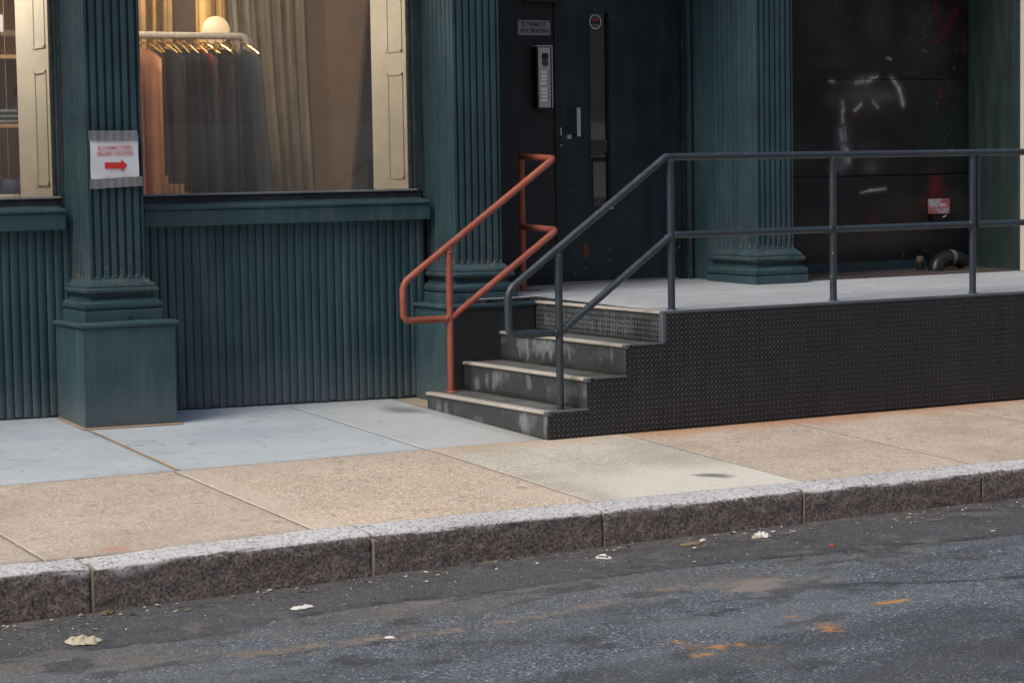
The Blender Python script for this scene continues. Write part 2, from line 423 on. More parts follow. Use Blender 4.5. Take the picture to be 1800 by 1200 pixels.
# ================================================================== ROAD
xs = np.concatenate([np.linspace(-60, -5.2, 14), np.arange(-5, 3.0, .016), np.linspace(3.2, 60, 14)])
ys = np.concatenate([np.arange(-1.8, -5.6, -.016), np.linspace(-5.8, -12.5, 8)])
def SEAM(X): return np.interp(X, [-9, -3.8, -3.38, -3.06, -2.65, -2.13, -1.69, -.85, -.03, .87, 4], [-2.4, -2.50, -2.53, -2.58, -2.46, -2.41, -2.51, -2.52, -2.63, -2.72, -2.9])
def road_z(X, Y):
    z = zr(X, Y)
    z = z + .006 * (fbm(X * 1.3, Y * 1.3, 3) - .5) + .004 * (fbm(X * 9, Y * 9, 5) - .5)
    seam = SEAM(X) + .05 * (fbm(X * 3, X * 0, 8) - .5)
    z = z + .008 * sstep(0, -.05, Y - seam)
    return z
me, U, V = grid_mesh("road", xs, ys, lambda U, V: (U, V, road_z(U, V)))
P = Paint(len(U))
n1 = fbm(U * 3, V * 3, 11); n2 = fbm(U * 14, V * 14, 12); n3 = fbm(U * 1.2, V * 5, 13)
seam = SEAM(U) + .05 * (fbm(U * 3, U * 0, 8) - .5) + .05 * (n2 - .5)
gut = sstep(-.06, .06, V - seam)
P.lay((.050, .046, .046), gut * (.62 + .36 * n1))                       # dark dirty gutter strip
P.lay((.085, .072, .064), sstep(-2.25, -1.85, V) * sstep(.35, .65, n1) * .65)
P.lay((.13, .105, .085), sstep(-1.98, -1.84, V) * sstep(.45, .62, n2) * .5)
P.lay((.010, .010, .012), np.exp(-((V - seam) / .045) ** 2) * sstep(.30, .5, n3) * (.4 + .6 * sstep(.4, .55, n2)) * .95)  # seam line, its dark edge shadow painted in
P.lay((.115, .108, .10), sstep(0, .08, seam - V) * sstep(.65, .1, seam - V) * sstep(.42, .62, n1) * .65)
def blot(cx, cy, rx, ry, ang, rgb, amt, soft=.35, ns=.5, seed=20, fr=9):
    c, s = math.cos(ang), math.sin(ang); x = (U - cx); y = (V - cy)
    u = (x * c + y * s) / rx; v = (-x * s + y * c) / ry
    d = np.hypot(u, v) + ns * (fbm(U * fr, V * fr, seed) - .5) * 2
    P.lay(rgb, sstep(1, 1 - soft, d) * amt)
def crack(pts, w, rgb, amt, off=0.0, wob=.09, lo=.3, hi=.5):
    d = np.full_like(U, 9.)
    for a, b in zip(pts[:-1], pts[1:]):
        dd, t = seg(U, V + off + wob * (n2 - .5), a, b); d = np.minimum(d, dd)
    P.lay(rgb, sstep(w, w * .35, d + w * 2.4 * (fbm(U * 26, V * 26, 91) - .5)) * amt * sstep(lo, hi, fbm(U * 7, V * 7, 92)) * (.35 + .65 * sstep(.4, .56, fbm(U * 60, V * 60, 93, 2))))
SAND = [(-3.2, -3.0), (-2.93, -3.02), (-2.7, -3.05), (-2.44, -3.09), (-2.13, -3.13), (-1.85, -3.08), (-1.45, -3.0), (-1.15, -2.93)]
crack(SAND, .15, (.085, .078, .072), .6, .02, .15, .2, .4)
crack(SAND, .060, (.27, .20, .14), .95, 0, .13, .32, .46)
crack(SAND, .028, (.015, .015, .016), .8, .075, .08, .42, .52)
crack([(-3.43, -2.87), (-3.18, -2.97), (-2.95, -3.0)], .12, (.17, .13, .10), .6, 0, .1, .25, .5)
crack([(-3.8, -2.72), (-3.55, -2.78), (-3.3, -2.9)], .10, (.16, .125, .095), .6, 0, .1, .25, .5)
crack([(-2.15, -2.55), (-1.74, -2.57), (-1.3, -2.55)], .05, (.26, .24, .22), .7, 0, .08, .35, .5)
A30 = -.52
blot(-.80, -3.13, .24, .20, A30, (.27, .225, .18), .95, .3, .9, 31, 7)
blot(-1.02, -3.02, .16, .10, A30, (.19, .165, .14), .75, .5, .9, 32, 7)
blot(-.64, -3.29, .09, .06, A30, (.018, .018, .02), .8, .5, .7, 33)
blot(-.32, -2.91, .06, .05, A30, (.22, .19, .16), .8, .5, .6, 35)
blot(-1.0, -2.75, .4, .2, A30, (.105, .09, .082), .6, .7, 1.0, 37, 5)
blot(-2.2, -2.72, .5, .14, A30, (.11, .10, .09), .6, .7, 1.0, 38, 5)
for pts, w in (([(-.35, -2.66), (-.2, -2.68), (-.05, -2.69), (.1, -2.7)], .02), ([(-.49, -3.38), (-.29, -3.49), (.03, -3.63), (.4, -3.78)], .022), ([(-1.5, -3.5), (-1.27, -3.47), (-1.0, -3.42), (-.73, -3.48), (-.5, -3.44)], .03), ([(-2.6, -3.3), (-2.2, -3.35), (-1.8, -3.4), (-1.5, -3.5)], .022)):
    crack(pts, w * 1.9, (.008, .008, .010), .98, 0, .10, .30, .42)
# polished darker bands and paler aggregate in between
rr_ = (U * -.5 - V * .866)
P.lay((.048, .051, .057), np.exp(-((V + 4.75 + .3 * (n1 - .5)) / .3) ** 2) * .75)
P.lay((.05, .053, .058), np.exp(-((V + 3.45 + .25 * (n1 - .5)) / .16) ** 2) * .5 * sstep(-1.4, -2.4, U))
P.lay((.15, .165, .18), sstep(.50, .72, fbm(U * 1.5, V * 3, 55)) * sstep(-2.7, -3.1, V) * .5)
P.lay((.022, .024, .028), sstep(.52, .72, fbm(U * 1.1 + 5, V * 2.2, 56)) * sstep(-2.5, -3.0, V) * .6)
P.lay((.018, .019, .021), sstep(.56, .68, fbm(U * 5, V * 7, 57)) * sstep(.45, .6, n1) * .65)
P.lay((.17, .155, .14), sstep(.60, .70, fbm(U * 8, V * 10, 58)) * sstep(-3.3, -2.6, V) * sstep(.42, .6, n1) * .55)
# orange survey paint
OR = (.50, .24, .05)
def orange(cx, cy, rx, ry, ang, amt, seed):
    rx, ry = rx * .82, ry * .8; c, s = math.cos(ang), math.sin(ang); u = ((U - cx) * c + (V - cy) * s) / rx; v = (-(U - cx) * s + (V - cy) * c) / ry
    d = np.maximum(np.abs(u) ** 1.5, np.abs(v)) + .7 * (fbm(U * 22, V * 22, seed) - .5)
    P.lay(OR, sstep(1.05, .75, d) * amt * sstep(.40, .55, fbm(U * 42, V * 42, seed + 1) + (.2 if amt > .99 else 0)))
orange(-.71, -3.72, .105, .030, .08, 1.0, 41)                       # the bold dash
for k, (cx, cy, rx, ry, an, am) in enumerate(((-1.76, -3.83, .06, .035, -.9, .85), (-1.70, -4.0, .065, .045, -1.0, .95), (-1.64, -4.0, .05, .04, -.4, .8), (-1.83, -4.07, .045, .05, -.6, .95), (-1.22, -3.99, .055, .07, -.5, .8), (-1.17, -3.93, .07, .08, -.5, .35), (-1.11, -3.19, .025, .03, -.5, .9), (-1.18, -3.72, .05, .03, .1, .5), (-1.6, -4.07, .07, .05, -.8, .28), (-1.70, -4.24, .06, .05, -.8, .22), (-1.78, -3.93, .05, .06, -.8, .25))):
    orange(cx, cy, rx, ry, an, am, 60 + 3 * k)
P.lay((.26, .24, .21), sstep(.78, .86, fbm(U * 26, V * 26, 51, 2)) * sstep(-2.6, -1.9, V) * .5)
set_paint(me, P.c); me.materials.append(M_road)
road = tag(link("road", me), kind='structure', label="worn grey asphalt road with a dark dirty gutter")

# ================================================================== SIDEWALK
bed, _, _ = grid_mesh("sidewalk", np.linspace(-30, 30, 61), np.linspace(KY1 - .02, 2.3, 20), lambda U, V: (U, V, zs(U, V) - .0035))
bed.materials.append(M_bed)
sidewalk = tag(link("sidewalk", bed), kind='structure', label="concrete sidewalk sloping down to a granite kerb")
def slab(x0, x1, y0, y1, mat, label=None, paint=None, g=.004, step=.02, dz=0.0):
    nx = max(2, int((x1 - x0) / step)); ny = max(2, int((y1 - y0) / step))
    sd = int(abs(x0 * 100 + y0 * 10)) % 97
    us = np.linspace(x0 + g, x1 - g, nx); vs = np.linspace(y0 + g, y1 - g, ny)
    us = np.concatenate([[us[0]], us, [us[-1]]]); vs = np.concatenate([[vs[0]], vs, [vs[-1]]])
    def fn(U, V):
        z = zs(U, V) + dz + .003 * (fbm(U * 2, V * 2, sd) - .5)
        I = np.arange(len(U)); nu = len(us); ii = I % nu; jj = I // nu
        edge = (ii == 0) | (ii == nu - 1) | (jj == 0) | (jj == len(vs) - 1)
        near = (ii == 1) | (ii == nu - 2) | (jj == 1) | (jj == len(vs) - 2)
        z = np.where(edge, z - .03, np.where(near, z - .0004, z)); return U, V, z
    me, U, V = grid_mesh("paving_slab", us, vs, fn)
    P = Paint(len(U)); a = fbm(U * 2.2, V * 2.2, sd + 3); b = fbm(U * 10, V * 10, sd + 5)
    wear(P, U, V, a, b, sd)
    if paint: paint(P, U, V, a, b)
    set_paint(me, P.c); me.materials.append(mat)
    o = link("paving_slab", me, sidewalk)
    if label: part(o, label)
    return o
def wear(P, U, V, a, b, k):
    c = fbm(U * 26, V * 26, k + 30); d = fbm(U * 1.1, V * 1.6, k + 31)
    P.lay((.20, .175, .15), sstep(.6, .8, c) * sstep(.45, .65, d) * .35)
    P.lay((.13, .12, .11), sstep(.80, .86, fbm(U * 18, V * 18, k + 33, 2)) * .5)
    for _ in range(5):                                   # old gum spots
        gx, gy = RNG.uniform(U.min(), U.max()), RNG.uniform(V.min(), V.max()); r_ = RNG.uniform(.012, .024)
        P.lay((.17, .16, .15), sstep(r_, r_ * .6, np.hypot(U - gx, V - gy) + .008 * (b - .5)) * RNG.uniform(.2, .5))
    e = np.minimum(np.minimum(U - U.min(), U.max() - U), np.minimum(V - V.min(), V.max() - V))
    P.lay((.25, .21, .17), sstep(.05, .0, e + .06 * (b - .5)) * .25)
def p_blue(P, U, V, a, b):
    P.lay((.5, .55, .58), sstep(.55, .8, a) * .35); P.lay((.26, .29, .31), sstep(.62, .8, b) * .35)
    P.lay((.16, .15, .14), sstep(.25, .0, np.hypot((U + .05) / 1.0, (V - .7) / 1.4) - .0 + .2 * (a - .5)) * 0)
    P.lay((.52, .52, .50), sstep(-1.0, -.3, U) * .6); P.lay((.42, .40, .36), sstep(-.7, .1, U) * sstep(.7, -.1, V) * .7)                   # tan-grey tone near the steps
    d, t = seg(U, V, (.02, -.1), (.02, 1.4)); P.lay((.12, .12, .12), sstep(.2, .0, d + .08 * (a - .5)) * .45)   # contact shadow painted along the step foot
    P.lay((.10, .10, .11), sstep(.17, .03, np.hypot((U + .17) / 1.0, (V - 1.36) / 1.6) + .1 * (b - .5)) * .75)  # darker smear of painted contact shadow in the back corner
    for (x, y, r) in ((-1.3, .75, .02), (-1.42, .5, .015), (-.5, 1.0, .025), (-.2, .62, .02), (-1.7, 1.0, .014), (-.35, .3, .015), (-2.3, .6, .015)):
        P.lay((.1, .1, .1), sstep(r, r * .2, np.hypot(U - x, (V - y) * .6) + .01 * (b - .5)) * .6)
def p_tan(P, U, V, a, b):
    P.lay((.33, .24, .18), sstep(.55, .8, a) * .4); P.lay((.56, .5, .43), sstep(.60, .8, b) * .3)
    P.lay((.27, .25, .23), sstep(KY1 + .25, KY1, V + .15 * (a - .5)) * .25)
    for (x, y, r) in ((-2.75, -.9, .03), (-2.5, -.6, .02), (-1.5, -.95, .02), (-2.9, -.35, .03)):
        P.lay((.62, .56, .5), sstep(r, r * .2, np.hypot(U - x, (V - y) * .7) + .015 * (b - .5)) * .6)
    P.lay((.5, .2, .11), sstep(.12, .02, np.hypot(U + 3.0, (V + 1.54) * 1.6) + .06 * (b - .5)) * .5)         # rust patch by the kerb
def p_pink(P, U, V, a, b):
    P.lay((.6, .5, .42), sstep(.6, .8, a) * .3); P.lay((.38, .27, .2), sstep(.62, .85, b) * .35)
    P.lay((.36, .33, .29), sstep(-.35, -.06, V + .25 * (a - .5)) * .3)
    d, t = seg(U, V, (-2.05, -.05), (-2.05, -1.5)); P.lay((.58, .5, .42), sstep(.14, .05, d + .05 * (b - .5)) * .3)
def p_grey(P, U, V, a, b):
    P.lay((.30, .27, .22), sstep(.5, .75, a) * .45); P.lay((.52, .36, .22), sstep(-.30, -.02, V + .1 * (b - .5)) * .5)
    P.lay((.24, .25, .2), sstep(.3, .05, np.hypot((U - .25) / 1.0, (V + .75) / 1.5) + .2 * (a - .5)) * .4)
    P.lay((.66, .63, .57), sstep(-.7, -1.35, V + .5 * (a - .5)) * sstep(-.62, -.4, U) * .7)
    c_, s_ = math.cos(-.52), math.sin(-.52); uu = ((U - .16) * c_ + (V + 1.25) * s_) / .15; vv = (-(U - .16) * s_ + (V + 1.25) * c_) / (.04 + .035 * np.clip(((U - .16) * c_ + (V + 1.25) * s_) / .15 + 1, 0, 2))
    P.lay((.10, .11, .115), sstep(1, .35, np.hypot(uu, vv + .3 * uu) + 1.1 * (b - .5)) * .9)      # dark oily smear
def p_right(P, U, V, a, b):
    P.lay((.33, .25, .19), sstep(.52, .8, a) * .45)
    P.lay((.47, .235, .11), sstep(-.3, .0, V + .3 * (a - .5)) * .75)                                         # rust wash under the steel plate
    P.lay((.3, .19, .12), sstep(-.07, .0, V) * .5)
    for (p, q) in (((1.42, -.86), (1.62, -1.14)), ((1.62, -1.14), (1.68, -.98)), ((1.68, -.98), (1.50, -.70))):
        d, t = seg(U, V, p, q); P.lay((.64, .55, .45), sstep(.012, .003, d) * .8)
p_none = None
XB = [-8.2, -6.5, -4.7, -3.32, -2.11, -.70, .48, 1.55, 2.75, 4.0, 5.5, 8]
for x0, x1 in ((-8.0, -4.6), (-4.6, -2.085), (-2.075, -.7128), (-.7122, .0)):
    slab(x0, x1, .045, 2.2 if x0 > -99 else 2, M_blue_slab, "smooth blue grey concrete slab against the shopfront", p_blue, g=.0014)
for i in range(len(XB) - 1):
    x0, x1 = XB[i], XB[i + 1]
    if x1 <= -2: mt, pf, lb = M_tan, p_tan, "tan aggregate slab beside the kerb"
    elif x1 <= -.6: mt, pf, lb = M_pink, p_pink, "pinkish tan aggregate slab in front of the ribbed panel"
    elif x1 <= .6: mt, pf, lb = M_greyslab, p_grey, "pale grey slab with a dark oily smear by the steps"
    else: mt, pf, lb = M_tan, p_right, "tan slab stained with rust below the steel plate"
    slab(x0, x1, KY1 - .012, .04 if x1 < .1 else (.0 if x0 > 0 else .04), mt, lb, pf, g=.0007)
mb = MB()
for k in range(24):
    y0 = .05 + (1.36 - .05) * k / 24; y1 = .05 + (1.36 - .05) * (k + 1) / 24
    w = .009 + .003 * random.random()
    pts = [(-2.08 - w, y0), (-2.08 + w, y0), (-2.08 + w, y1), (-2.08 - w, y1)]
    mb.add([(x, y, float(zs(x, y)) + .001) for x, y in pts], [(0, 1, 2, 3)])
fl = mb.obj("joint_filler", M_filler, sidewalk)
mb = MB()                                                       # tan fillet of mortar round the foot of the left pedestal
zf = lambda x, y: float(zs(x, y))
for (xa, ya, xb, yb) in ((-2.10, 1.345, -1.54, 1.345), (-2.10, 1.345, -2.10, 1.79)):
    n = 14
    for k in range(n):
        t0, t1 = k / n, (k + 1) / n
        p0 = (xa + (xb - xa) * t0, ya + (yb - ya) * t0); p1 = (xa + (xb - xa) * t1, ya + (yb - ya) * t1)
        w = .011 + .006 * random.random()
        if xa != xb: q = [(p0[0], p0[1] - w), (p1[0], p1[1] - w), (p1[0], p1[1] + .03), (p0[0], p0[1] + .03)]
        else: q = [(p0[0] - w, p0[1]), (p0[0] + .03, p0[1]), (p1[0] + .03, p1[1]), (p1[0] - w, p1[1])]
        zz = [zf(*v) for v in q]
        mb.add([(v[0], v[1], z + .002) for v, z in zip(q, zz)] + [(v[0], v[1], z + .006) for v, z in zip(q, zz)], [(4, 5, 6, 7), (0, 1, 5, 4), (1, 2, 6, 5), (2, 3, 7, 6), (3, 0, 4, 7)])
mb.obj("mortar_fillet", M_filler, sidewalk)
MB().box(.02, .12, 1.28, 1.36, .05, .075).obj("mortar_fillet", M_filler, sidewalk, bevel=.006)

# ================================================================== KERB
kerb = tag(MB().prism([(KY0 + .02, -.45), (KY1 - .02, -.45), (KY1 - .02, -.1), (KY0 + .02, -.1)], 'x', -20, 20).obj("kerb", M_mortar), kind='structure', label="granite kerb of long stones with pale top and dark grimy face")
def kerb_stone(x0, x1, seed):
    L = x1 - x0; us = np.linspace(x0 + .0018, x1 - .0018, max(8, int(L / .014)))
    us = np.concatenate([[us[0]], us, [us[-1]]])
    prof = [(KY0 + .006, -.36)] + [(KY0 + .004 - .004 * k / 12, -.36 + .225 * k / 12) for k in range(1, 13)]
    R = .028
    for k in range(1, 7):
        an = math.pi / 2 * k / 6; prof.append((KY0 + R - R * math.cos(an), -.118 + R * math.sin(an)))
    prof += [(KY0 + R + (KY1 - KY0 - R) * k / 10, -.09) for k in range(1, 11)]; prof.append((KY1, -.2))
    pr = np.array(prof); vs = np.arange(len(prof))
    tilt = random.uniform(-.003, .003)
    def fn(U, V):
        p = pr[V.astype(int)]; y = p[:, 0].copy(); z = p[:, 1].copy()
        n = (fbm(U * 14, V * .7, seed) - .5); w = (fbm(U * 2.2, V * .0, seed + 2) - .5)
        face = V < 14
        y = y + np.where(face, .014 * n + .006 * w, 0); z = z + np.where(V >= 16, .005 * n + .006 * w + (p[:, 0] - KY0) / .205 * .012 + tilt * .3, .003 * w)
        z = z + np.where(p[:, 1] > -.2, np.interp(U, [-4, -3.2, -2, -.8, .3, 1.7], [.003, -.008, .012, .004, 0, -.003]), 0)
        ii = np.arange(len(U)) % len(us); end = (ii == 0) | (ii == len(us) - 1)
        nearend = (ii <= 1) | (ii >= len(us) - 2)
        y = np.where(end, y + .03, np.where(nearend & face, y + .003, y)); z = np.where(end & (V >= 14), z - .03, z)
        return U, y, z
    me, U, V = grid_mesh("kerb_stone", us, vs, fn)
    P = Paint(len(U)); a = fbm(U * 3, V * .4, seed + 7); b = fbm(U * 16, V * 1.2, seed + 9)
    edge = 14.6 + 7 * (a - .5) + 3.5 * (b - .5)
    P.lay((.125, .105, .095), sstep(edge + .8, edge - .8, V) * .97)
    P.lay((.125, .085, .055), sstep(.58, .75, a) * sstep(14, 9, V) * .5)
    P.lay((.06, .065, .06), sstep(edge + .5, edge - 1, V) * sstep(edge - 5, edge - 1.5, V) * sstep(.35, .6, a) * .6)
    P.lay((.1, .075, .045), sstep(4, 1.0, V) * .4)
    P.lay((.34, .34, .37), sstep(.6, .8, b) * sstep(15, 18, V) * .3)
    set_paint(me, P.c); me.materials.append(M_granite)
    return link("kerb_stone", me, kerb)
KX = [-9.0, -7.4, -5.9, -4.5, -3.19, -1.945, -.79, .33, 1.44, 2.7, 4.0, 5.5, 7]
for i in range(len(KX) - 1): kerb_stone(KX[i], KX[i + 1], 60 + i * 5)
def mortar(x, w, h0, h1):
    mb = MB(); r = .03
    prof = [(KY0 - .002, -.30), (KY0 - .004, -.12)] + [(KY0 + r - (r + .003) * math.cos(math.pi / 2 * k / 4), -.118 + (r + .003) * math.sin(math.pi / 2 * k / 4)) for k in range(1, 5)] + [(KY0 + .07, -.086)]
    ring = [[(x - w / 2 + .004 * random.uniform(-1, 1), p[0], p[1]) for p in prof], [(x + w / 2 + .004 * random.uniform(-1, 1), p[0], p[1]) for p in prof]]
    return mb.rings(ring, closed=False, caps=False).obj("mortar_joint", M_filler2, kerb, smooth=1)
for x, w in ((-3.19, .011), (-1.945, .015), (-.79, .009), (.33, .009), (1.44, .005)): mortar(x, w, 0, 0)

# ================================================================== BUILDING
bld = thing("iron_front_building", (1.3, 2.0, 0), "teal cast iron shopfront with fluted pilasters and a dark recessed doorway", "building")
TOPZ = 3.35
def flute_side(a, b, nf, margin, fw_, dep):
    """2-D offsets along a side from a to b: list of (t position, inward depth fraction)"""
    L = abs(b - a); sgn = 1 if b > a else -1
    pitch = (L - 2 * margin) / nf; pts = [(a, 0)]
    for i in range(nf):
        c = margin + pitch * (i + .5); h = fw_ * pitch / 2
        for k in range(0, 7):
            q = -1 + 2 * k / 6
            pts.append((a + sgn * (c + q * h), math.sqrt(max(0, 1 - q * q))))
    return pts
def shaft(parent, cx, hw, yf, yb, z0, z1, name="shaft", nf=7):
    front = flute_side(cx - hw, cx + hw, nf, .004, .47, 0); side = flute_side(yb, yf, 9, .006, .42, 0)
    rings = []
    zlist = [(z0, 0), (z0 + .006, .0), (z0 + .012, .45), (z0 + .022, .75), (z0 + .036, .95), (z0 + .05, 1), (z1, 1)]
    for z, k in zlist:
        d = .021 * k; dx = .014 * k
        r = [(cx - hw + dx * f, y, z) for (y, f) in side] + [(x, yf + d * f, z) for (x, f) in front] + [(cx + hw - dx * f, y, z) for (y, f) in reversed(side)]
        rings.append(r)
    return MB().rings(rings).obj(name, M_teal_iron, parent, smooth=math.radians(50))
def rect_prof(x0, x1, yf, yb, prof):
    return [[(x0 - o, yb, z), (x0 - o, yf - o, z), (x1 + o, yf - o, z), (x1 + o, yb, z)] for z, o in prof]
def arc(z0, z1, o, r, n=6):
    c = (z0 + z1) / 2; h = (z1 - z0) / 2
    return [(c - h * math.cos(math.pi * k / n), o + r * math.sin(math.pi * k / n)) for k in range(n + 1)]
def base_mould(parent, cx, hw, yf, yb, z):
    """z: bottom of plinth -> plinth, torus, scotia, torus, apophyge"""
    MB().rings(rect_prof(cx - hw, cx + hw, yf, yb, [(z, .06), (z + .056, .06), (z + .058, .056)])).obj("plinth", M_teal, parent, bevel=.003)
    pr = [(z + .058, .050)] + arc(z + .060, z + .106, .046, .014) + [(z + .108, .040), (z + .114, .038), (z + .116, .020), (z + .128, .012), (z + .142, .018), (z + .147, .034)] + arc(z + .149, z + .180, .034, .014) + \
         [(z + .182, .030), (z + .186, .034), (z + .198, .030), (z + .206, .016), (z + .222, .004), (z + .226, .001)]
    MB().rings(rect_prof(cx - hw, cx + hw, yf, yb, pr)).obj("base_moulding", M_teal_iron, parent, smooth=math.radians(35))
def pilaster(cx, zb, ped=None, lab=None, hw=.163, phw=.265):
    p = MB().box(cx - hw + .03, cx + hw - .03, 1.56, 1.985, .0, TOPZ).obj("pilaster", M_teal, bld)
    part(p, lab)
    zt = zb + .226
    base_mould(p, cx, hw, 1.50, 1.985, zb); shaft(p, cx, hw, 1.50, 1.985, zt, TOPZ)
    if ped:
        x0, x1 = cx - phw, cx + phw
        o = MB().rings(rect_prof(x0, x1, 1.37, 1.985, [(-.02, 0), (.622, 0)]), mi=0).obj("pedestal", ped, p, bevel=.004)
        pr = [(.622, .004)] + arc(.624, zb - .003, .004, .014) + [(zb - .002, -.004), (zb, -.06)]
        MB().rings(rect_prof(x0, x1, 1.37, 1.985, pr)).obj("pedestal_cap", M_teal, p, smooth=math.radians(40))
    return p
P1 = pilaster(-1.826, .654, M_teal, "left fluted pilaster on a plain square pedestal")
P2 = pilaster(.441, .654, None, "middle fluted pilaster beside the steps", phw=.285)
# middle pedestal: teal left cheek, dark front
x0, x1 = .441 - .285, .441 + .30
mbp = MB(); R0 = rect_prof(x0, x1, 1.37, 1.985, [(-.02, 0), (.622, 0)])
mbp.rings(R0); mbp.m = [0] * len(mbp.f)
for i, f in enumerate(mbp.f):
    ys_ = [mbp.v[j][1] for j in f]
    if max(ys_) < 1.38: mbp.m[i] = 1
mbp.obj("pedestal", [M_teal, M_pedestal_dark], P2, bevel=.004)
pr = [(.622, .004)] + arc(.624, .651, .004, .014) + [(.652, -.004), (.654, -.06)]
MB().rings(rect_prof(x0, x1, 1.37, 1.985, pr)).obj("pedestal_cap", M_teal, P2, smooth=math.radians(40))
P3 = pilaster(2.63, .672, None, "right fluted pilaster standing on the raised deck", hw=.15)
# small bolt on the left plinth
MB().lathe((-1.80, 1.437, .684), [(.013, -.003), (.013, .002), (.008, .004)], 14, 'y').obj("bolt_head", M_teal, P1)

# bulkheads with ribbed slats
def bulkhead(x0, x1, lab):
    b = MB().box(x0, x1, 1.82, 1.9, 0.0, 1.26).obj("bulkhead_panel", M_teal_slat, bld); part(b, lab)
    n = int(round((x1 - x0) / .0500)); w = (x1 - x0) / n
    h = .0478 / 2; pf = [(-h, .0), (-h + .0005, -.008), (-h + .003, -.0110), (0, -.0114), (h - .004, -.0110), (h - .0008, -.008), (h, 0)]
    base = MB().prism([(p[0], p[1]) for p in pf], 'z', 0, 1); mesh = base.mesh("slat", math.radians(50)); mesh.materials.append(M_teal_slat)
    for i in range(n):
        x = x0 + w * (i + .5); zb_ = float(zs(x, 1.8)) + random.uniform(.006, .016)
        o = bpy.data.objects.new("slat", mesh); COL.objects.link(o); o.parent = b
        o.location = (x, 1.82 - random.uniform(0, .005), zb_); o.scale = (1 + random.uniform(-.05, .05), 1, 1.16 - zb_)
        o.rotation_euler = (0, random.uniform(-.0012, .0012), random.uniform(-.06, .06))
    # sill apron, ledge
    MB().box(x0, x1 + (.015 if x1 > 0 else -.048), 1.745, 1.82, 1.150, 1.238).obj("apron_board", M_teal, b, bevel=.003)
    MB().prism([(1.735, 1.248), (1.735, 1.258), (1.748, 1.268), (1.90, 1.282), (1.90, 1.24), (1.745, 1.24)], 'x', x0, x1 + (.012 if x1 > 0 else -.05)).obj("sill_ledge", M_teal, b, bevel=.002)
    return b
bulkhead(-1.575, .225, "ribbed teal panel below the clothes window")
bulkhead(-3.9, -1.985, "ribbed teal panel left of the left pilaster")
# apron board seam (right panel)
def window(x0, x1, lab):
    """x0,x1: glass edges"""
    w = MB().box(x0 - .05, x1 + .05, 1.895, 1.965, 1.274, 1.318).obj("shop_window", M_black_frame, bld, bevel=.003); part(w, lab)
    MB().box(x0 - .02, x1 + .02, 1.885, 1.962, 1.3185, 1.333).obj("glazing_bead", M_grey_bead, w, bevel=.004)
    for (a, b_) in ((x0 - .075, x0 - .012), (x1 + .012, x1 + .075)):
        MB().box(a, b_, 1.905, 1.975, 1.3185, TOPZ).obj("frame_stile", M_green_frame, w, bevel=.004)
    for (a, b_) in ((x0 - .012, x0 + .002), (x1 - .002, x1 + .012)):
        MB().box(a, b_, 1.925, 1.965, 1.3335, TOPZ).obj("glazing_bead", M_black_frame, w, bevel=.003)
    MB().box(x0, x1, 1.945, 1.951, 1.325, TOPZ).obj("pane", M_glass, w)
    return w
W2 = window(-1.62, .212, "large shop window showing a clothes rack"); W1 = window(-3.9, -2.028, "left shop window showing wooden shelves")
# outer jamb strips between frame and pilasters
MB().prism([(1.88, 1.284), (1.985, 1.284), (1.985, TOPZ), (1.88, TOPZ)], 'x', .287, .302).obj("frame_stile", M_green_frame, W2, bevel=.003)
MB().prism([(1.885, 1.284), (1.985, 1.284), (1.985, TOPZ), (1.885, TOPZ)], 'x', -2.0, -1.975).obj("frame_stile", M_black_frame, W1, bevel=.004)

# ---- door recess
DY = 2.25
wall = part(MB().box(.55, 1.462, DY, DY + .1, .3, TOPZ).obj("doorway_wall", M_black_wall, bld), "black wall left of the door")
MB().box(1.425, 1.462, DY - .012, DY, zd(DY), TOPZ).obj("door_stop", M_black_wall, wall, bevel=.003)
door = MB().box(1.47, 1.695, DY + .006, DY + .056, zd(DY) + .012, 2.9).box(1.853, 2.408, DY + .006, DY + .056, zd(DY) + .012, 2.9).box(1.695, 1.853, DY + .006, DY + .056, zd(DY) + .012, 1.19).box(1.695, 1.853, DY + .006, DY + .056, 2.445, 2.9).obj("door", M_door, bld)
part(door, "dark teal steel door with a tall narrow glass strip")
MB().box(1.69, 1.858, DY + .03, DY + .04, 1.185, 2.45).obj("glass_strip", M_doorglass, door)
for (a, b_, c, d) in ((1.690, 1.702, 1.18, 2.455), (1.846, 1.858, 1.18, 2.455)):
    MB().box(a, b_, DY + .001, DY + .03, c, d).obj("glazing_strip", M_door, door, bevel=.002)
for (c, d) in ((1.178, 1.194), (2.440, 2.455)): MB().box(1.702, 1.846, DY + .001, DY + .03, c, d).obj("glazing_strip", M_door, door, bevel=.002)
# dark grille bits behind the strip
M_grille = paint_mat("dark_grille", (.05, .043, .037), .5, .2, .2)
for (z0, z1) in ((1.20, 1.245), (1.515, 1.545)):
    mb = MB(); n = 8
    for i in range(n):
        x = 1.706 + .14 * i / n
        mb.add([(x, DY + .028, z0), (x + .009, DY + .028, z0), (x + .024, DY + .028, z1), (x + .015, DY + .028, z1)], [(0, 1, 2, 3)])
    g = mb.obj("grille_strip", M_dark, door)
MB().box(1.706, 1.842, DY + .0285, DY + .029, 1.545, 1.62).obj("inner_rail", M_grille, door)
MB().box(1.79, 1.86, DY - .012, DY + .003, 1.168, 1.180).obj("drip_lip", M_alu, door, bevel=.002)
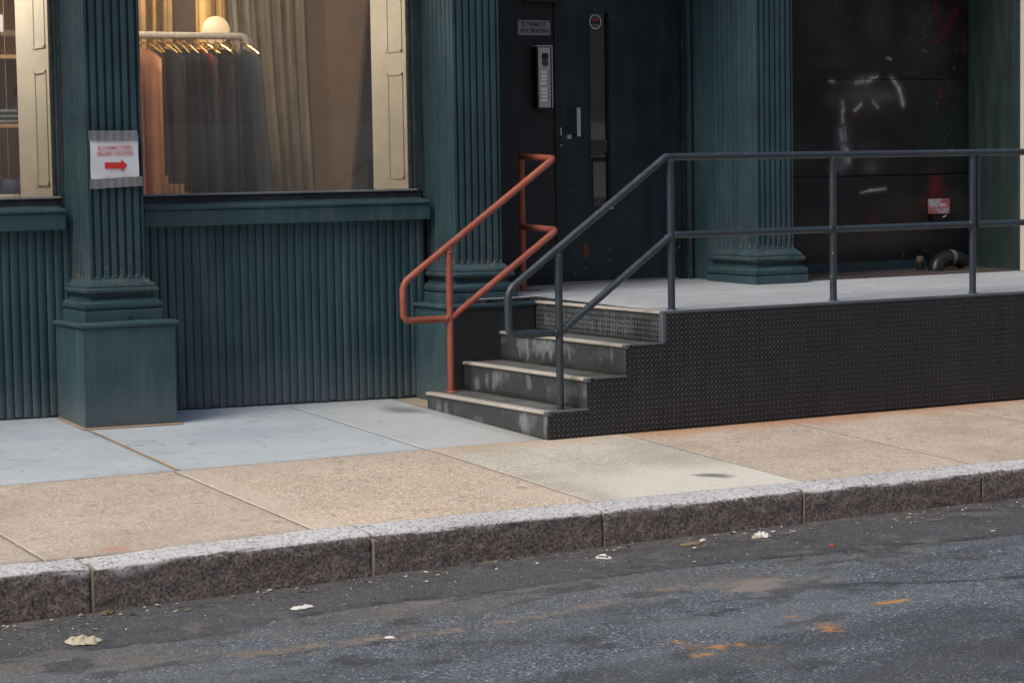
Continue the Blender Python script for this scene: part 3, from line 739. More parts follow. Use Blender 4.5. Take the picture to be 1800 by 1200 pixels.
# pull handle, lock
hd = MB().box(1.564, 1.590, DY - .055, DY - .045, 1.642, 1.826).obj("pull_handle", M_chrome, door, bevel=.002)
for z in (1.655, 1.812): MB().tube([(1.577, DY - .046, z), (1.577, DY + .007, z)], .006, 8).obj("stand_off", M_dark, hd)
MB().lathe((1.532, DY + .004, 1.640), [(.016, .002), (.016, -.012), (.012, -.018), (.005, -.018), (.004, -.014)], 16, 'y').obj("lock_cylinder", M_chrome, door, smooth=.6)
MB().box(1.466, 1.478, DY - .004, DY + .004, 1.648, 1.70).obj("strike_plate", M_alu, door, bevel=.003)
MB().box(1.466, 1.476, DY - .004, DY + .004, 1.577, 1.592).obj("strike_plate", M_alu, door, bevel=.003)
for z in (2.25, 1.55):
    MB().tube([(2.414, DY - .006, z - .06), (2.414, DY - .006, z + .06)], .008, 10).obj("hinge", M_door, door)
# rust mark on the door foot
mb = MB(); n = 14
mb.add([(1.655 + .022 * math.cos(6.283 * k / n) * (1 + .2 * math.sin(3 * k)), DY + .004, .90 + .05 * math.sin(6.283 * k / n)) for k in range(n)], [tuple(range(n))])
M_rust = paint_mat("rust_mark", (.16, .045, .02), .7, .3, .2, dust=.5, dust_col=(.03, .03, .03), streak=False)
mb.obj("rust_spot", M_rust, door)
# door frame right and reveal
MB().box(2.412, 2.435, DY - .02, DY + .06, zd(DY), TOPZ).obj("door_frame", M_black_wall, bld, bevel=.003)
MB().box(2.437, 2.462, DY - .05, DY + .06, zd(DY), TOPZ).obj("door_frame", M_green_frame, bld, bevel=.004)
MB().box(2.464, 2.485, DY - .02, DY + .06, zd(DY), TOPZ).obj("door_frame", M_black_wall, bld, bevel=.003)
rv = MB().box(2.484, 2.80, 1.9855, DY + .06, .3, TOPZ).obj("door_reveal", M_teal, bld, bevel=.004)
part(rv, "flat teal reveal between door and right pilaster")
MB().box(.28, .72, 1.986, DY - .002, .3, TOPZ).obj("door_reveal", M_black_wall, bld)
MB().box(1.20, 1.452, DY - .05, DY - .002, 2.50, 2.56).obj("door_closer", M_dark, bld, bevel=.006)

# ---- boarded bay on the right, painted black with graffiti
BY = 2.05
def board(z0, z1, seed):
    us = np.linspace(2.76, 4.802, 260); vs = np.arange(z0 + .002, z1 - .001, .0075)
    vs = np.concatenate([[vs[0]], vs, [vs[-1]]])
    def fn(U, V):
        jj = np.arange(len(U)) // len(us); y = np.full_like(U, BY) + .004 * (fbm(U * 1.5, V * 1.5, seed) - .5)
        y = np.where((jj == 0) | (jj == len(vs) - 1), y + .006, y); return U, y, V
    me, U, V = grid_mesh("wall_board", us, vs, fn)
    P = Paint(len(U)); a = fbm(U * 3, V * 3, seed + 1); b = fbm(U * 18, V * 18, seed + 2)
    def soft(cx, cz, rx, rz, rgb, amt, ns=.5):
        d = np.hypot((U - cx) / rx, (V - cz) / rz) + ns * (a - .5); P.lay(rgb, sstep(1, .1, d) * amt)
    def stroke(p, q, w, rgb, amt, rough=.0):
        d, t = seg(U + .01 * (a - .5), V + .007 * (b - .5), p, q); g_ = fbm(U * 45, V * 45, seed + 8)
        P.lay(rgb, sstep(w * 1.1, w * .1, d + rough * (b - .5)) * amt * (.75 + .25 * sstep(.35, .6, g_))); P.lay(sc(rgb, .35), sstep(w * 3.2, 0, d) * amt * .4)
    for k in range(26):
        cx = RNG.uniform(3.2, 4.6); cz = RNG.uniform(.8, 2.6); soft(cx, cz, RNG.uniform(.05, .3), RNG.uniform(.03, .2), (.05, .047, .046), RNG.uniform(.1, .5), .9)
    soft(3.85, 1.93, .5, .2, (.05, .048, .047), .55, .8); soft(3.62, 1.62, .12, .3, (.06, .05, .05), .5, .9)
    soft(3.45, 2.45, .3, .28, (.06, .055, .05), .5); soft(3.9, 2.4, .2, .3, (.045, .043, .042), .6); soft(4.35, 2.25, .35, .3, (.03, .038, .034), .6)
    for k in range(6): stroke((3.45 + .11 * k, 2.42 - .08 * k), (3.5 + .11 * k, 2.38 - .08 * k), .05, (.028, .026, .024), .6, .05)
    soft(3.87, 1.90, .34, .07, (.085, .083, .08), .8, .3); soft(3.55, 1.87, .14, .08, (.05, .048, .047), .7)
    WHT = (.6, .59, .59)
    for (p, q, w, am) in (((4.04, 2.02), (4.10, 1.95), .016, .9), ((4.10, 1.95), (4.13, 1.86), .017, .9), ((4.13, 1.86), (4.135, 1.83), .015, .7),
                          ((3.76, 1.84), (3.71, 1.80), .016, .9), ((3.87, 1.855), (3.91, 1.82), .014, .45), ((3.82, 2.0), (3.86, 2.02), .022, .85), ((3.86, 2.02), (3.91, 2.03), .014, .7), ((3.72, 1.99), (3.78, 2.0), .024, .5), ((3.50, 2.0), (3.53, 1.995), .016, .45),
                          ((3.60, 1.86), (3.615, 1.80), .016, .5), ((3.60, 1.80), (3.605, 1.72), .013, .8), ((3.59, 1.66), (3.60, 1.60), .024, .6), ((3.62, 1.68), (3.63, 1.60), .013, .5), ((3.64, 1.53), (3.66, 1.45), .02, .8), ((3.61, 1.55), (3.63, 1.45), .035, .3),
                          ((3.76, 1.235), (3.85, 1.25), .009, .7), ((3.85, 1.25), (3.98, 1.26), .012, .75), ((4.0, 2.16), (4.03, 2.15), .01, .5), ((3.92, 2.75), (3.98, 2.62), .012, .5)):
        stroke(p, q, w, WHT, am, .012)
    soft(3.58, 1.43, .10, .09, (.12, .12, .14), .8, .3); soft(3.85, 1.41, .09, .05, (.09, .09, .1), .6); stroke((3.55, 1.47), (3.48, 1.40), .02, (.12, .12, .13), .7, .02)
    stroke((3.66, 1.79), (3.72, 1.76), .02, (.10, .012, .016), .6, .02)
    RED = (.13, .010, .014)
    for (p, q, w, am) in (((4.43, 2.55), (4.47, 2.33), .03, .8), ((4.5, 2.33), (4.62, 2.5), .03, .75), ((4.5, 2.32), (4.44, 2.27), .02, .6), ((4.68, 2.33), (4.68, 2.22), .03, .5), ((4.49, 1.92), (4.49, 1.88), .022, .8), ((4.6, 1.95), (4.62, 1.9), .02, .3)):
        stroke(p, q, w, RED, am, .03)
    soft(4.43, 1.26, .12, .19, RED, .9, .4); soft(4.38, 1.15, .22, .12, (.06, .01, .012), .7); soft(3.87, 1.0, .10, .22, (.06, .008, .010), .8); soft(4.2, 1.02, .12, .15, (.05, .008, .01), .6); soft(3.45, .95, .35, .25, (.035, .015, .012), .6)
    soft(3.9, .92, .9, .13, (.045, .042, .038), .6)
    soft(4.55, 1.6, .3, .5, (.016, .026, .022), .8)
    P.lay((.2, .2, .2), sstep(.78, .84, fbm(U * 45, V * 45, 77, 2)) * sstep(.5, .68, fbm(U * 3, V * 3, 78)) * .45)
    P.lay((.028, .06, .068), sstep(.765, .755, V) * sstep(4.36, 4.33, U) * .85)        # teal kick band
    set_paint(me, P.c); me.materials.append(M_board); return me
bw = part(MB().box(2.78, 4.82, BY + .012, BY + .1, .3, TOPZ).obj("boarded_wall", M_black_wall, bld), "black boarded bay with white and red spray paint")
for z0, z1, sd in ((zd(BY) + .004, 1.3535, 5), (1.354, 2.0095, 6), (2.010, 2.9, 9)):
    link("wall_board", board(z0, z1, sd), bw)
gw = part(MB().box(4.73, 5.1, 1.53, 2.2, .3, TOPZ).obj("end_wall", M_green_wall, bld, bevel=.01), "dark green wall at the right end of the deck")
MB().box(4.733, 4.80, 2.0, BY - .001, zd(2), TOPZ).obj("end_strip", M_green_frame, bld, bevel=.004)
# ---- structure above and behind (out of the frame): lintel, upper wall, soffit
MB().box(-9, 9, 1.52, 1.95, TOPZ, 4.1).obj("lintel", M_teal, bld, bevel=.01)
MB().box(-9, 9, 1.66, 6.0, 4.101, 12).obj("upper_wall", M_teal, bld)
MB().box(.3, 5.2, 1.951, 2.5, TOPZ, 3.5).obj("soffit", M_black_wall, bld)
MB().box(-9, -3.9, 1.6, 2.0, -.3, TOPZ).obj("far_pier", M_teal, bld)

# ---- shop interior shell
M_plaster = paint_mat("warm_plaster", (.44, .335, .245), .8, .06, .1, dust=.1, dust_col=(.33, .26, .18))
M_floorw = _wood(NT("shop_floor_wood"), (.2, .12, .07), (.3, .19, .11), (.1, 1, 1))
MB().box(-6, 1.3, 4.35, 4.45, .3, 3.5).obj("shop_back_wall", M_plaster, bld)
MB().box(-6, 1.3, 1.99, 4.35, .3, .42).obj("shop_floor", M_floorw, bld)
MB().box(-6, 1.3, 1.951, 4.35, 3.36, 3.5).obj("shop_ceiling", M_cream, bld)
MB().box(-6.1, -6, 1.9, 4.45, .3, 3.5).obj("shop_side_wall", M_plaster, bld)
MB().box(1.3, 1.4, 2.36, 4.45, .3, 3.5).obj("shop_side_wall", M_plaster, bld)
MB().box(-6, .225, 1.93, 1.99, .3, 1.268).obj("bulkhead_back", M_plaster, bld)
# cream panelled reveals either side of the windows
def reveal(xf, sgn, y0, y1, lab):
    r = MB().box(min(xf, xf + sgn * .45), max(xf, xf + sgn * .45), y0, y1, .42, 3.36).obj("panelled_reveal", M_cream, bld); part(r, lab)
    for z0, z1 in ((1.40, 2.03), (2.17, 3.0)):
        pf = [(y0 + .05, z0), (y0 + .24, z0), (y0 + .24, z1), (y0 + .05, z1)]
        mb = MB(); d = .006
        for k in range(4):
            a, b_ = pf[k], pf[(k + 1) % 4]
            ylo, yhi = min(a[0], b_[0]) - .007, max(a[0], b_[0]) + .007; zlo, zhi = min(a[1], b_[1]) - .007, max(a[1], b_[1]) + .007
            mb.box(xf - d if sgn > 0 else xf, xf if sgn > 0 else xf + d, ylo, yhi, zlo, zhi)
        mb.obj("panel_moulding", M_cream, r)
reveal(.222, 1, 1.992, 2.46, "cream panelled reveal inside the right edge of the clothes window")
reveal(-2.022, 1, 1.992, 2.56, "cream panelled reveal inside the left window")

# ================================================================== LOADING DECK AND STEPS
dock = thing("loading_deck", (1.8, .6, 0), "concrete loading deck with steps, wrapped in black diamond tread plate", "loading dock")
H = [.150, .315, .482, .652]; XR = [0.0, .25, .50, .745]; YB = 1.372
core = MB()
core.box(.03, .26, .02, 1.368, -.1, H[0] - .035).box(.26, .51, .02, 1.368, -.1, H[1] - .035).box(.51, .75, .02, 1.368, -.1, H[2] - .035)
core.box(.775, 6.5, .02, 1.36, -.1, H[3] - .06).obj("deck_core", M_plate, dock)
# deck slab
us = np.concatenate([np.arange(.77, 5.2, .03), [6.5]]); vs = np.arange(.03, 2.29, .03); vs = np.concatenate([[.03], vs])
def fdeck(U, V):
    j = np.arange(len(U)) // len(us); z = zd(V) + .002 * (fbm(U * 2, V * 2, 71) - .5); return U, V, np.where(j == 0, z - .05, z)
me, U, V = grid_mesh("deck_slab", us, vs, fdeck); P = Paint(len(U)); a = fbm(U * 1.2, V * 5, 72); b = fbm(U * 8, V * 8, 73)
P.lay((.30, .33, .35), sstep(.62, .48, V + .3 * (a - .5)) * sstep(1.6, 2.8, U) * .75); P.lay((.36, .30, .26), sstep(1.5, 2.1, V) * sstep(2.3, 1.2, U) * .6); P.lay((.52, .5, .47), sstep(1.2, .8, U) * sstep(.45, .7, b) * .5)
P.lay((.1, .09, .085), sstep(2.1, 2.26, V + .12 * (b - .5)) * .7); P.lay((.22, .22, .22), sstep(.62, .74, fbm(U * 5, V * 26, 75)) * .4); P.lay((.60, .61, .62), sstep(.66, .8, fbm(U * 4, V * 18, 76)) * .5); P.lay((.14, .13, .125), sstep(.80, .86, fbm(U * 20, V * 30, 77, 2)) * .5); P.lay((.2, .19, .18), sstep(.10, .0, np.hypot((U - 2.63) * .35, V - 1.44)) * .5); P.lay((.35, .36, .37), sstep(.55, .75, a) * .35); P.lay((.33, .25, .2), sstep(.12, .04, V) * sstep(2.4, 2.9, U) * .5)
set_paint(me, P.c); me.materials.append(M_deck); link("deck_slab", me, dock)
me, U, V = grid_mesh("deck_slab", np.arange(.30, .772, .03), np.concatenate([np.arange(1.385, 2.25, .03), [2.28]]), lambda U, V: (U, V, zd(V) + .0005)); set_paint(me, np.zeros((len(U), 4))); me.materials.append(M_deck); link("deck_slab", me, dock)
MB().box(.30, .771, 1.3835, 1.40, .5, zd(1.385) - .001).obj("deck_end", M_deck, dock)
MB().prism([(.031, .55), (1.3834, .55), (1.3834, zd(1.3834) - .001), (.031, zd(.031) - .001)], 'x', .7695, .80).obj("deck_end", M_deck, dock)
# rusty floor grate in front of the boarded bay
M_grate = paint_mat("rusty_grate", (.11, .085, .075), .7, .3, .4, dust=.5, dust_col=(.16, .12, .1), streak=False)
gr = MB().box(2.87, 4.70, 1.55, 2.04, zd(1.5), zd(1.8) + .004).obj("floor_grate", M_grate, dock)
mb = MB()
for i in range(60):
    x = 2.88 + 1.81 * i / 60; mb.add([(x, 1.552, zd(1.552) + .010), (x + .015, 1.552, zd(1.552) + .010), (x + .015, 2.036, zd(2.036) + .012), (x, 2.036, zd(2.036) + .012)], [(0, 1, 2, 3)])
bars = mb.obj("grate_bars", M_grate, dock); bars['kind'] = 'stuff'
# side plate (stepped) + lugs
poly = [(0, -.03), (6.5, -.02), (6.5, H[3] - .014), (XR[3], H[3] - .014), (XR[3], H[2] - .010), (XR[2], H[2] - .010), (XR[2], H[1] - .010), (XR[1], H[1] - .010), (XR[1], H[0] - .010), (0, H[0] - .010)]
# raise the foot of the right part so a thin dark gap shows
poly[0] = (0.0, .004); poly.insert(1, (1.2, .006)); poly[2] = (6.5, .010)
mb = MB()
for (xa, xb, zt) in ((0, XR[1], H[0] - .010), (XR[1], XR[2], H[1] - .010), (XR[2], XR[3], H[2] - .010), (XR[3], 1.72, H[3] - .014)):
    mb.box(xa, xb, -.001, .0125, .004, zt)
mb.box(1.721, 6.5, -.0005, .0125, .008, H[3] - .014)
mb.obj("side_plate", M_plate, dock)
def top_at(x):
    return (H[0] if x < XR[1] else H[1] if x < XR[2] else H[2] if x < XR[3] else H[3]) - .016
def lug_shape(L=.0135, w=.0038, h=.0027):
    # elongated raised bead, 8 outline points + ridge
    o = [(-L, 0), (-L * .6, w * .8), (0, w), (L * .6, w * .8), (L, 0), (L * .6, -w * .8), (0, -w), (-L * .6, -w * .8)]
    return o, [(-L * .55, 0, h), (L * .55, 0, h)]
LO, LR = lug_shape()
def lug(mb, c, ang, axis):
    ca, sa = math.cos(ang), math.sin(ang); vs = []
    for (u, v, w) in [(p[0], p[1], 0) for p in LO] + LR:
        a, b_ = u * ca - v * sa, u * sa + v * ca
        vs.append((c[0] + a, c[1] - w, c[2] + b_) if axis == 'y' else (c[0] - w, c[1] + a, c[2] + b_))
    fs = [(0, 1, 8), (1, 2, 9, 8), (2, 3, 9), (3, 4, 9), (4, 5, 9), (5, 6, 9), (6, 7, 8, 9), (7, 0, 8)]
    mb.add(vs, fs)
PX, PZ = .0285, .0285
mb = MB(); nx = int(4.6 / PX)
for i in range(nx):
    for k in range(int(.66 / PZ) + 1):
        for (ox, oz, an) in ((0, 0, math.pi / 4), (PX / 2, PZ / 2, -math.pi / 4)):
            x = .012 + i * PX + ox; z = .020 + k * PZ + oz
            if z > top_at(x - .010) or z > top_at(x): continue
            lug(mb, (x, -.0012, z), an, 'y')
lg = mb.obj("plate_lugs", M_lug, dock, smooth=math.radians(60)); lg['kind'] = 'stuff'
# steel lips
def lip(xa, xb, z): MB().box(xa, xb, -.004, .030, z - .009, z + .003).obj("steel_lip", M_steel_lip, dock, bevel=.003)
lip(.032, XR[1] + .01, H[0]); lip(XR[1] + .045, XR[2] + .01, H[1]); lip(XR[2] + .045, XR[3] + .01, H[2]); 
MB().box(XR[3] - .004, 6.5, -.006, .028, H[3] - .013, H[3] + .004).obj("steel_lip", M_steel_lip, dock, bevel=.004)
# risers, treads, nosings
def riser(i):
    x = XR[i]; z0 = (H[i - 1] if i else -.03); z1 = H[i] - .012
    us = np.linspace(.0, YB, 110); vs = np.linspace(z0, z1, 26)
    plate = (i == 3)
    me, U, V = grid_mesh("riser", us, vs, lambda U, V: (np.full_like(U, x) + .002 * (fbm(U * 3, V * 3, 80 + i) - .5), U, V))
    P = Paint(len(U)); a = fbm(U * 4, V * 6, 81 + i * 3); b = fbm(U * 34, V * 11, 83 + i * 3); h = (V - z0) / (z1 - z0)
    P.lay((.2, .215, .215), sstep(.50, .72, a) * sstep(.25, .55, h) * sstep(1.05, .8, h) * .6 * sstep(.3, .6, b))
    WS = (.30, .33, .34)
    for (cy, hz, ry, rz, am) in {0: ((.24, .5, .07, .4, .75), (1.13, .45, .1, .3, .5), (1.22, .55, .05, .3, .4), (.75, .35, .12, .2, .35), (.03, .6, .04, .5, .6)),
                                 1: ((.98, .5, .08, .5, .7), (1.10, .45, .05, .45, .7), (1.22, .35, .05, .3, .6), (.62, .6, .03, .35, .55), (.32, .5, .12, .4, .3)),
                                 2: ((.93, .65, .13, .35, .8), (1.1, .6, .12, .4, .65), (.62, .7, .1, .3, .5), (.14, .6, .05, .4, .55), (.8, .7, .06, .3, .7)),
                                 3: ((.9, .45, .3, .35, .25), (.5, .45, .3, .35, .45), (1.2, .4, .1, .3, .3))}[i]:
        d = np.hypot((U - cy) / ry, (h - hz) / rz * .8) + 2.2 * (b - .5); P.lay(WS, sstep(1, .2, d) * am * .85)
    P.lay((.015, .015, .015), sstep(.22, .02, h + .25 * (a - .5)) * .75); P.lay((.02, .02, .02), sstep(.93, 1.0, h) * .6)  # dark foot and top edge: corner shade painted into the riser
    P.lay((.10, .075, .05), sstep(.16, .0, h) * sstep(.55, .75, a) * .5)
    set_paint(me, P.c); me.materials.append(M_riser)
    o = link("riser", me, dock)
    if plate: part(o, "topmost riser of scuffed diamond plate")
    return o
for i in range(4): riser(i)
M_lug_worn = paint_mat("worn_tread_plate_lug", (.040, .049, .054), .5, .4, .1, dust=.3, dust_col=(.2, .22, .23), streak=False)
mb = MB()
for i in range(int(1.34 / PX)):
    for k in range(int(.15 / PZ) + 1):
        for (oy, oz, an) in ((0, 0, math.pi / 4), (PX / 2, PZ / 2, -math.pi / 4)):
            y = .04 + i * PX + oy; z = H[2] + .016 + k * PZ + oz
            if y > YB - .02 or z > H[3] - .03: continue
            lug(mb, (XR[3] - .0016, y, z), an, 'x')
lg = mb.obj("riser_lugs", M_lug_worn, dock); lg['kind'] = 'stuff'
MB().box(XR[3] - .006, XR[3] + .02, -.005, .034, H[2] + .001, H[3] - .0135).obj("corner_angle", M_steel_lip, dock, bevel=.004)
for i in range(3):
    us = np.linspace(XR[i] + .03, XR[i + 1] + .002, 20); vs = np.linspace(.001, YB, 90); z = H[i] - .002
    me, U, V = grid_mesh("tread", us, vs, lambda U, V: (U, V, np.full_like(U, z) + .0015 * (fbm(U * 4, V * 4, 90 + i) - .5)))
    P = Paint(len(U)); a = fbm(U * 6, V * 6, 91 + i); b = fbm(U * 25, V * 25, 94 + i)
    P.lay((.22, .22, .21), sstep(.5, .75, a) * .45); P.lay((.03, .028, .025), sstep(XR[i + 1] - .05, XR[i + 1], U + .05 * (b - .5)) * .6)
    P.lay((.22, .10, .06), sstep(1.1, 1.3, V) * sstep(.5, .7, b) * .6); P.lay((.34, .24, .15), sstep(.14, .02, V) * sstep(.45, .7, a) * .5)
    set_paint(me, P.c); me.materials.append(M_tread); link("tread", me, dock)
    zt = H[i]
    pf = [(XR[i] + .045, zt - .008), (XR[i] + .045, zt + .001), (XR[i] + .002, zt + .003), (XR[i] - .008, zt + .001), (XR[i] - .013, zt - .006), (XR[i] - .011, zt - .014), (XR[i] - .002, zt - .018), (XR[i] + .01, zt - .018)]
    MB().prism([(p[0], p[1]) for p in pf], 'y', .028, YB).obj("nosing", M_nosing, dock, bevel=.002)
    MB().tube([(XR[i] + .006, -.007, zt - .010), (XR[i] + .006, .028, zt - .010)], .0135, 10).obj("nosing_end", M_steel_lip, dock)
pf = [(XR[3] + .03, H[3] - .008), (XR[3] + .03, H[3] + .003), (XR[3], H[3] + .003), (XR[3] - .008, H[3] - .001), (XR[3] - .010, H[3] - .012), (XR[3] + .005, H[3] - .014)]
MB().prism(pf, 'y', .030, 1.372).obj("nosing", M_nosing, dock, bevel=.002)
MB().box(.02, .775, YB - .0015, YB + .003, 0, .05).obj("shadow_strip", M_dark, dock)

# ================================================================== HANDRAILS
RY, BYR = 1.285, .095; r = .0205
rr = thing("red_handrail", (.3, RY, .15), "rust red pipe handrail on the wall side of the steps", "handrail")
xp = .112
loop = fillet([(.945, 1.86, 1.517), (.832, RY, 1.500), (-.192, RY, .797), (-.192, RY, .582), (xp, RY, .580)], {1: .04, 2: .05, 3: .048}, 8)
MB().tube(loop, r).obj("top_rail", M_red, rr, smooth=1)
low = fillet([(xp, RY, .578), (.845, RY, 1.074), (.945, 1.86, 1.084)], {1: .05}, 8)
MB().tube(low, r * .97).obj("lower_rail", M_red, rr, smooth=1)
MB().tube([(xp, RY, H[0] - .003), (xp, RY, 1.000)], r).obj("post", M_red, rr, smooth=1)
MB().tube([(.945, 1.86, zd(1.86)), (.945, 1.86, 1.517)], r).obj("post", M_red, rr, smooth=1)
MB().lathe((xp, RY, H[0] - .001), [(.034, 0), (.032, .006), (.022, .012)], 16).obj("base_flange", M_red, rr, smooth=.6)
MB().box(.90, 1.04, 1.80, 1.91, zd(1.86) - .004, zd(1.86) + .006).obj("foot_plate", M_red, rr, bevel=.002)
bl = thing("blue_grey_railing", (1.8, BYR, .65), "blue grey pipe railing along the steps and the deck edge", "railing")
xb = .137; tz = 1.497
top = fillet([(4.9, BYR, tz - .002), (.835, BYR, tz), (-.178, BYR, .802), (-.178, BYR, .566), (xb, BYR, .564)], {1: .012, 2: .055, 3: .05}, 8)
MB().tube(top, r).obj("top_rail", M_rail, bl, smooth=1)
MB().tube([(xb, BYR, .562), (.868, BYR, 1.066)], r * .97).obj("lower_rail", M_rail, bl, smooth=1)
for xa, xc in ((.868, 1.995), (1.995, 3.045), (3.085, 4.9)): MB().tube([(xa, BYR, 1.068), (xc, BYR, 1.068)], r * .95).obj("mid_rail", M_rail, bl, smooth=1)
MB().tube([(xb, BYR, H[0] - .003), (xb, BYR, 1.005)], r).obj("post", M_rail, bl, smooth=1)
for x in (.866, 1.992, 3.045): MB().tube([(x, BYR, zd(BYR) - .002), (x, BYR, tz)], r).obj("post", M_rail, bl, smooth=1)
MB().tube([(3.086, BYR, 1.06), (3.086, BYR, tz)], r * .6).obj("post", M_rail, bl, smooth=1)
for x in (.866, 1.992, 3.045): MB().lathe((x, BYR, zd(BYR)), [(.028, 0), (.027, .004), (.021, .008)], 14).obj("weld_collar", M_rail, bl, smooth=.6)

def weld(p, d, mat, par):
    p = Vector(p); d = Vector(d).normalized()
    MB().tube([p - d * .009, p - d * .004, p + d * .004, p + d * .009], [r * .98, r * 1.16, r * 1.14, r * .98], 14).obj("weld_bead", mat, par, smooth=1)
for x in (.866, 1.992, 3.045): weld((x, BYR, tz - .022), (0, 0, 1), M_rail, bl)
for x, sg_ in ((.868, 1), (1.992, -1), (1.992, 1), (3.045, -1)): weld((x + sg_ * .023, BYR, 1.068), (1, 0, 0), M_rail, bl)
dv = Vector((.868 - xb, 0, 1.066 - .562)).normalized(); weld((xb + dv.x * .03, BYR, .562 + dv.z * .03), dv, M_rail, bl); weld((.868 - dv.x * .03, BYR, 1.066 - dv.z * .03), dv, M_rail, bl); weld((xb - .024, BYR, .564), (1, 0, 0), M_rail, bl); weld((xb, BYR, .975), (0, 0, 1), M_rail, bl)
dv = Vector((.845 - xp, 0, 1.074 - .578)).normalized(); weld((xp + dv.x * .03, RY, .578 + dv.z * .03), dv, M_red, rr); weld((xp - .024, RY, .581), (1, 0, 0), M_red, rr); weld((xp, RY, .965), (0, 0, 1), M_red, rr)
# ================================================================== SIGNS AND FITTINGS
FONT = None
def text(body, size, loc, rot, mat, parent, name="lettering", xs=1.0, bold=0.0, align='CENTER', ext=.0004):
    cu = bpy.data.curves.new("t", 'FONT'); cu.body = body; cu.size = size; cu.align_x = align; cu.align_y = 'CENTER'; cu.extrude = ext; cu.offset = bold
    o = bpy.data.objects.new("t", cu); COL.objects.link(o)
    dg = bpy.context.evaluated_depsgraph_get(); me = bpy.data.meshes.new_from_object(o.evaluated_get(dg)); bpy.data.objects.remove(o)
    me.transform(Matrix.Translation(loc) @ rot @ Matrix.Diagonal((xs, 1, 1, 1)))
    me.materials.clear(); me.materials.append(mat); me.name = name
    return link(name, me, parent)
RX = Matrix.Rotation(math.pi / 2, 4, 'X')
SY = 1.484
sg = thing("delivery_sign", (-1.84, SY, 1.53), "white paper sign with red arrow duct taped to the left pilaster", "sign")
us = np.linspace(-1.976, -1.700, 40); vs = np.linspace(1.405, 1.66, 30)
def wav(U, V): return SY + .003 * np.sin(U * 60 + 1) * sstep(1.45, 1.40, V) + .0025 * np.sin(V * 30 + U * 12)
me, _, _ = grid_mesh("paper", us, vs, lambda U, V: (U, wav(U, V), V + (U + 1.84) * .012)); me.materials.append(M_paper); link("paper", me, sg)
def tape(x0, x1, z0, z1, seed, sl0=0, sl1=0):
    us = np.linspace(x0, x1, 44); vs = np.linspace(0, 1, 10)
    def fn(U, V):
        e = .004 * (fbm(U * 40, U * 0 + seed, seed) - .5)
        z = z0 + (z1 - z0) * V + (U - x0) * sl0 + e
        y = SY - .004 - .003 * (fbm(U * 25, V * 3, seed + 3) - .2) + .0011 * np.sin(U * 2 * math.pi / .0447 + 1)
        return U, y, z
    me, _, _ = grid_mesh("duct_tape", us, vs, fn); me.materials.append(M_tape); return link("duct_tape", me, sg)
tape(-1.985, -1.704, 1.634, 1.688, 3, .0, 0); tape(-1.986, -1.684, 1.372, 1.424, 6, .045)
RS = RX @ Matrix.Rotation(.015, 4, 'Z')
def serif_text(body, width, size, z, x=-1.836):
    o = text(body, size, (x, SY - .0045, z), RS, M_pinkink, sg, bold=.0002)
    xsv = [v.co.x for v in o.data.vertices]; w = max(xsv) - min(xsv); k = width / w
    for v in o.data.vertices: v.co.x = x + (v.co.x - x) * k
    return o
serif_text("82 THOMAS STREET", .196, .023, 1.594); serif_text("DELIVERY LOCATION", .206, .023, 1.564)
mb = MB()
for z, w in ((1.5795, .196), (1.5495, .206)):
    mb.add([(-1.836 - w / 2, SY - .0045, z - .0012), (-1.836 + w / 2, SY - .0045, z + .0010), (-1.836 + w / 2, SY - .0045, z + .0022), (-1.836 - w / 2, SY - .0045, z)], [(0, 1, 2, 3)])
mb.obj("underline", M_pinkink, sg)
MB().prism([(-1.896, 1.481), (-1.802, 1.481), (-1.802, 1.463), (-1.768, 1.498), (-1.802, 1.532), (-1.802, 1.515), (-1.896, 1.515)], 'y', SY - .0052, SY - .0042).obj("arrow", M_redink, sg)

pq = thing("address_plaque", (1.28, DY, 2.34), "small grey metal address plaque above the intercom", "plaque")
MB().box(1.160, 1.400, DY - .006, DY - .001, 2.288, 2.383).obj("plate", M_plaque, pq, bevel=.002)
M_black_ink = NT("black_lettering").out((.012, .012, .012), .6)
for b_, z, w in (("82 THOMAS ST.", 2.357, .185), ("140 W. BROADWAY", 2.316, .215)):
    o = text(b_, .040, (1.28, DY - .0066, z), RX, M_black_ink, pq, bold=.0008)
    xsv = [v.co.x for v in o.data.vertices]; k = w / (max(xsv) - min(xsv))
    for v in o.data.vertices: v.co.x = 1.28 + (v.co.x - 1.28) * k
for x in (1.172, 1.388):
    for z in (2.298, 2.373): MB().lathe((x, DY - .006, z), [(.004, .001), (.0035, -.002)], 8, 'y').obj("screw", M_dark, pq)

ic = thing("intercom_panel", (1.31, DY, 2.02), "tall metal door intercom with eight call buttons", "intercom")
MB().box(1.262, 1.372, DY - .062, DY - .001, 1.822, 2.214).obj("housing", M_dark, ic, bevel=.003)
hm = MB()
hm.box(1.258, 1.376, DY - .070, DY - .004, 2.2145, 2.222).box(1.370, 1.3765, DY - .070, DY - .004, 1.822, 2.2143)
hm.obj("rain_hood", M_alu, ic, bevel=.002)
MB().box(1.272, 1.360, DY - .066, DY - .0622, 1.828, 2.208).obj("faceplate", M_alu, ic, bevel=.001)
MB().box(1.297, 1.345, DY - .068, DY - .0661, 2.135, 2.172).obj("camera_window", M_dark, ic, bevel=.001)
MB().lathe((1.321, DY - .0662, 2.113), [(.025, 0), (.025, -.003), (.018, -.004), (.018, -.002), (.009, -.002), (.008, -.004)], 20, 'y').obj("speaker", paint_mat("speaker_grey", (.06, .06, .06), .5), ic, smooth=.5)
M_btn = paint_mat("ivory_button", (.85, .82, .74), .5, .05, .05, dust=.1, streak=False)
zz = 2.052
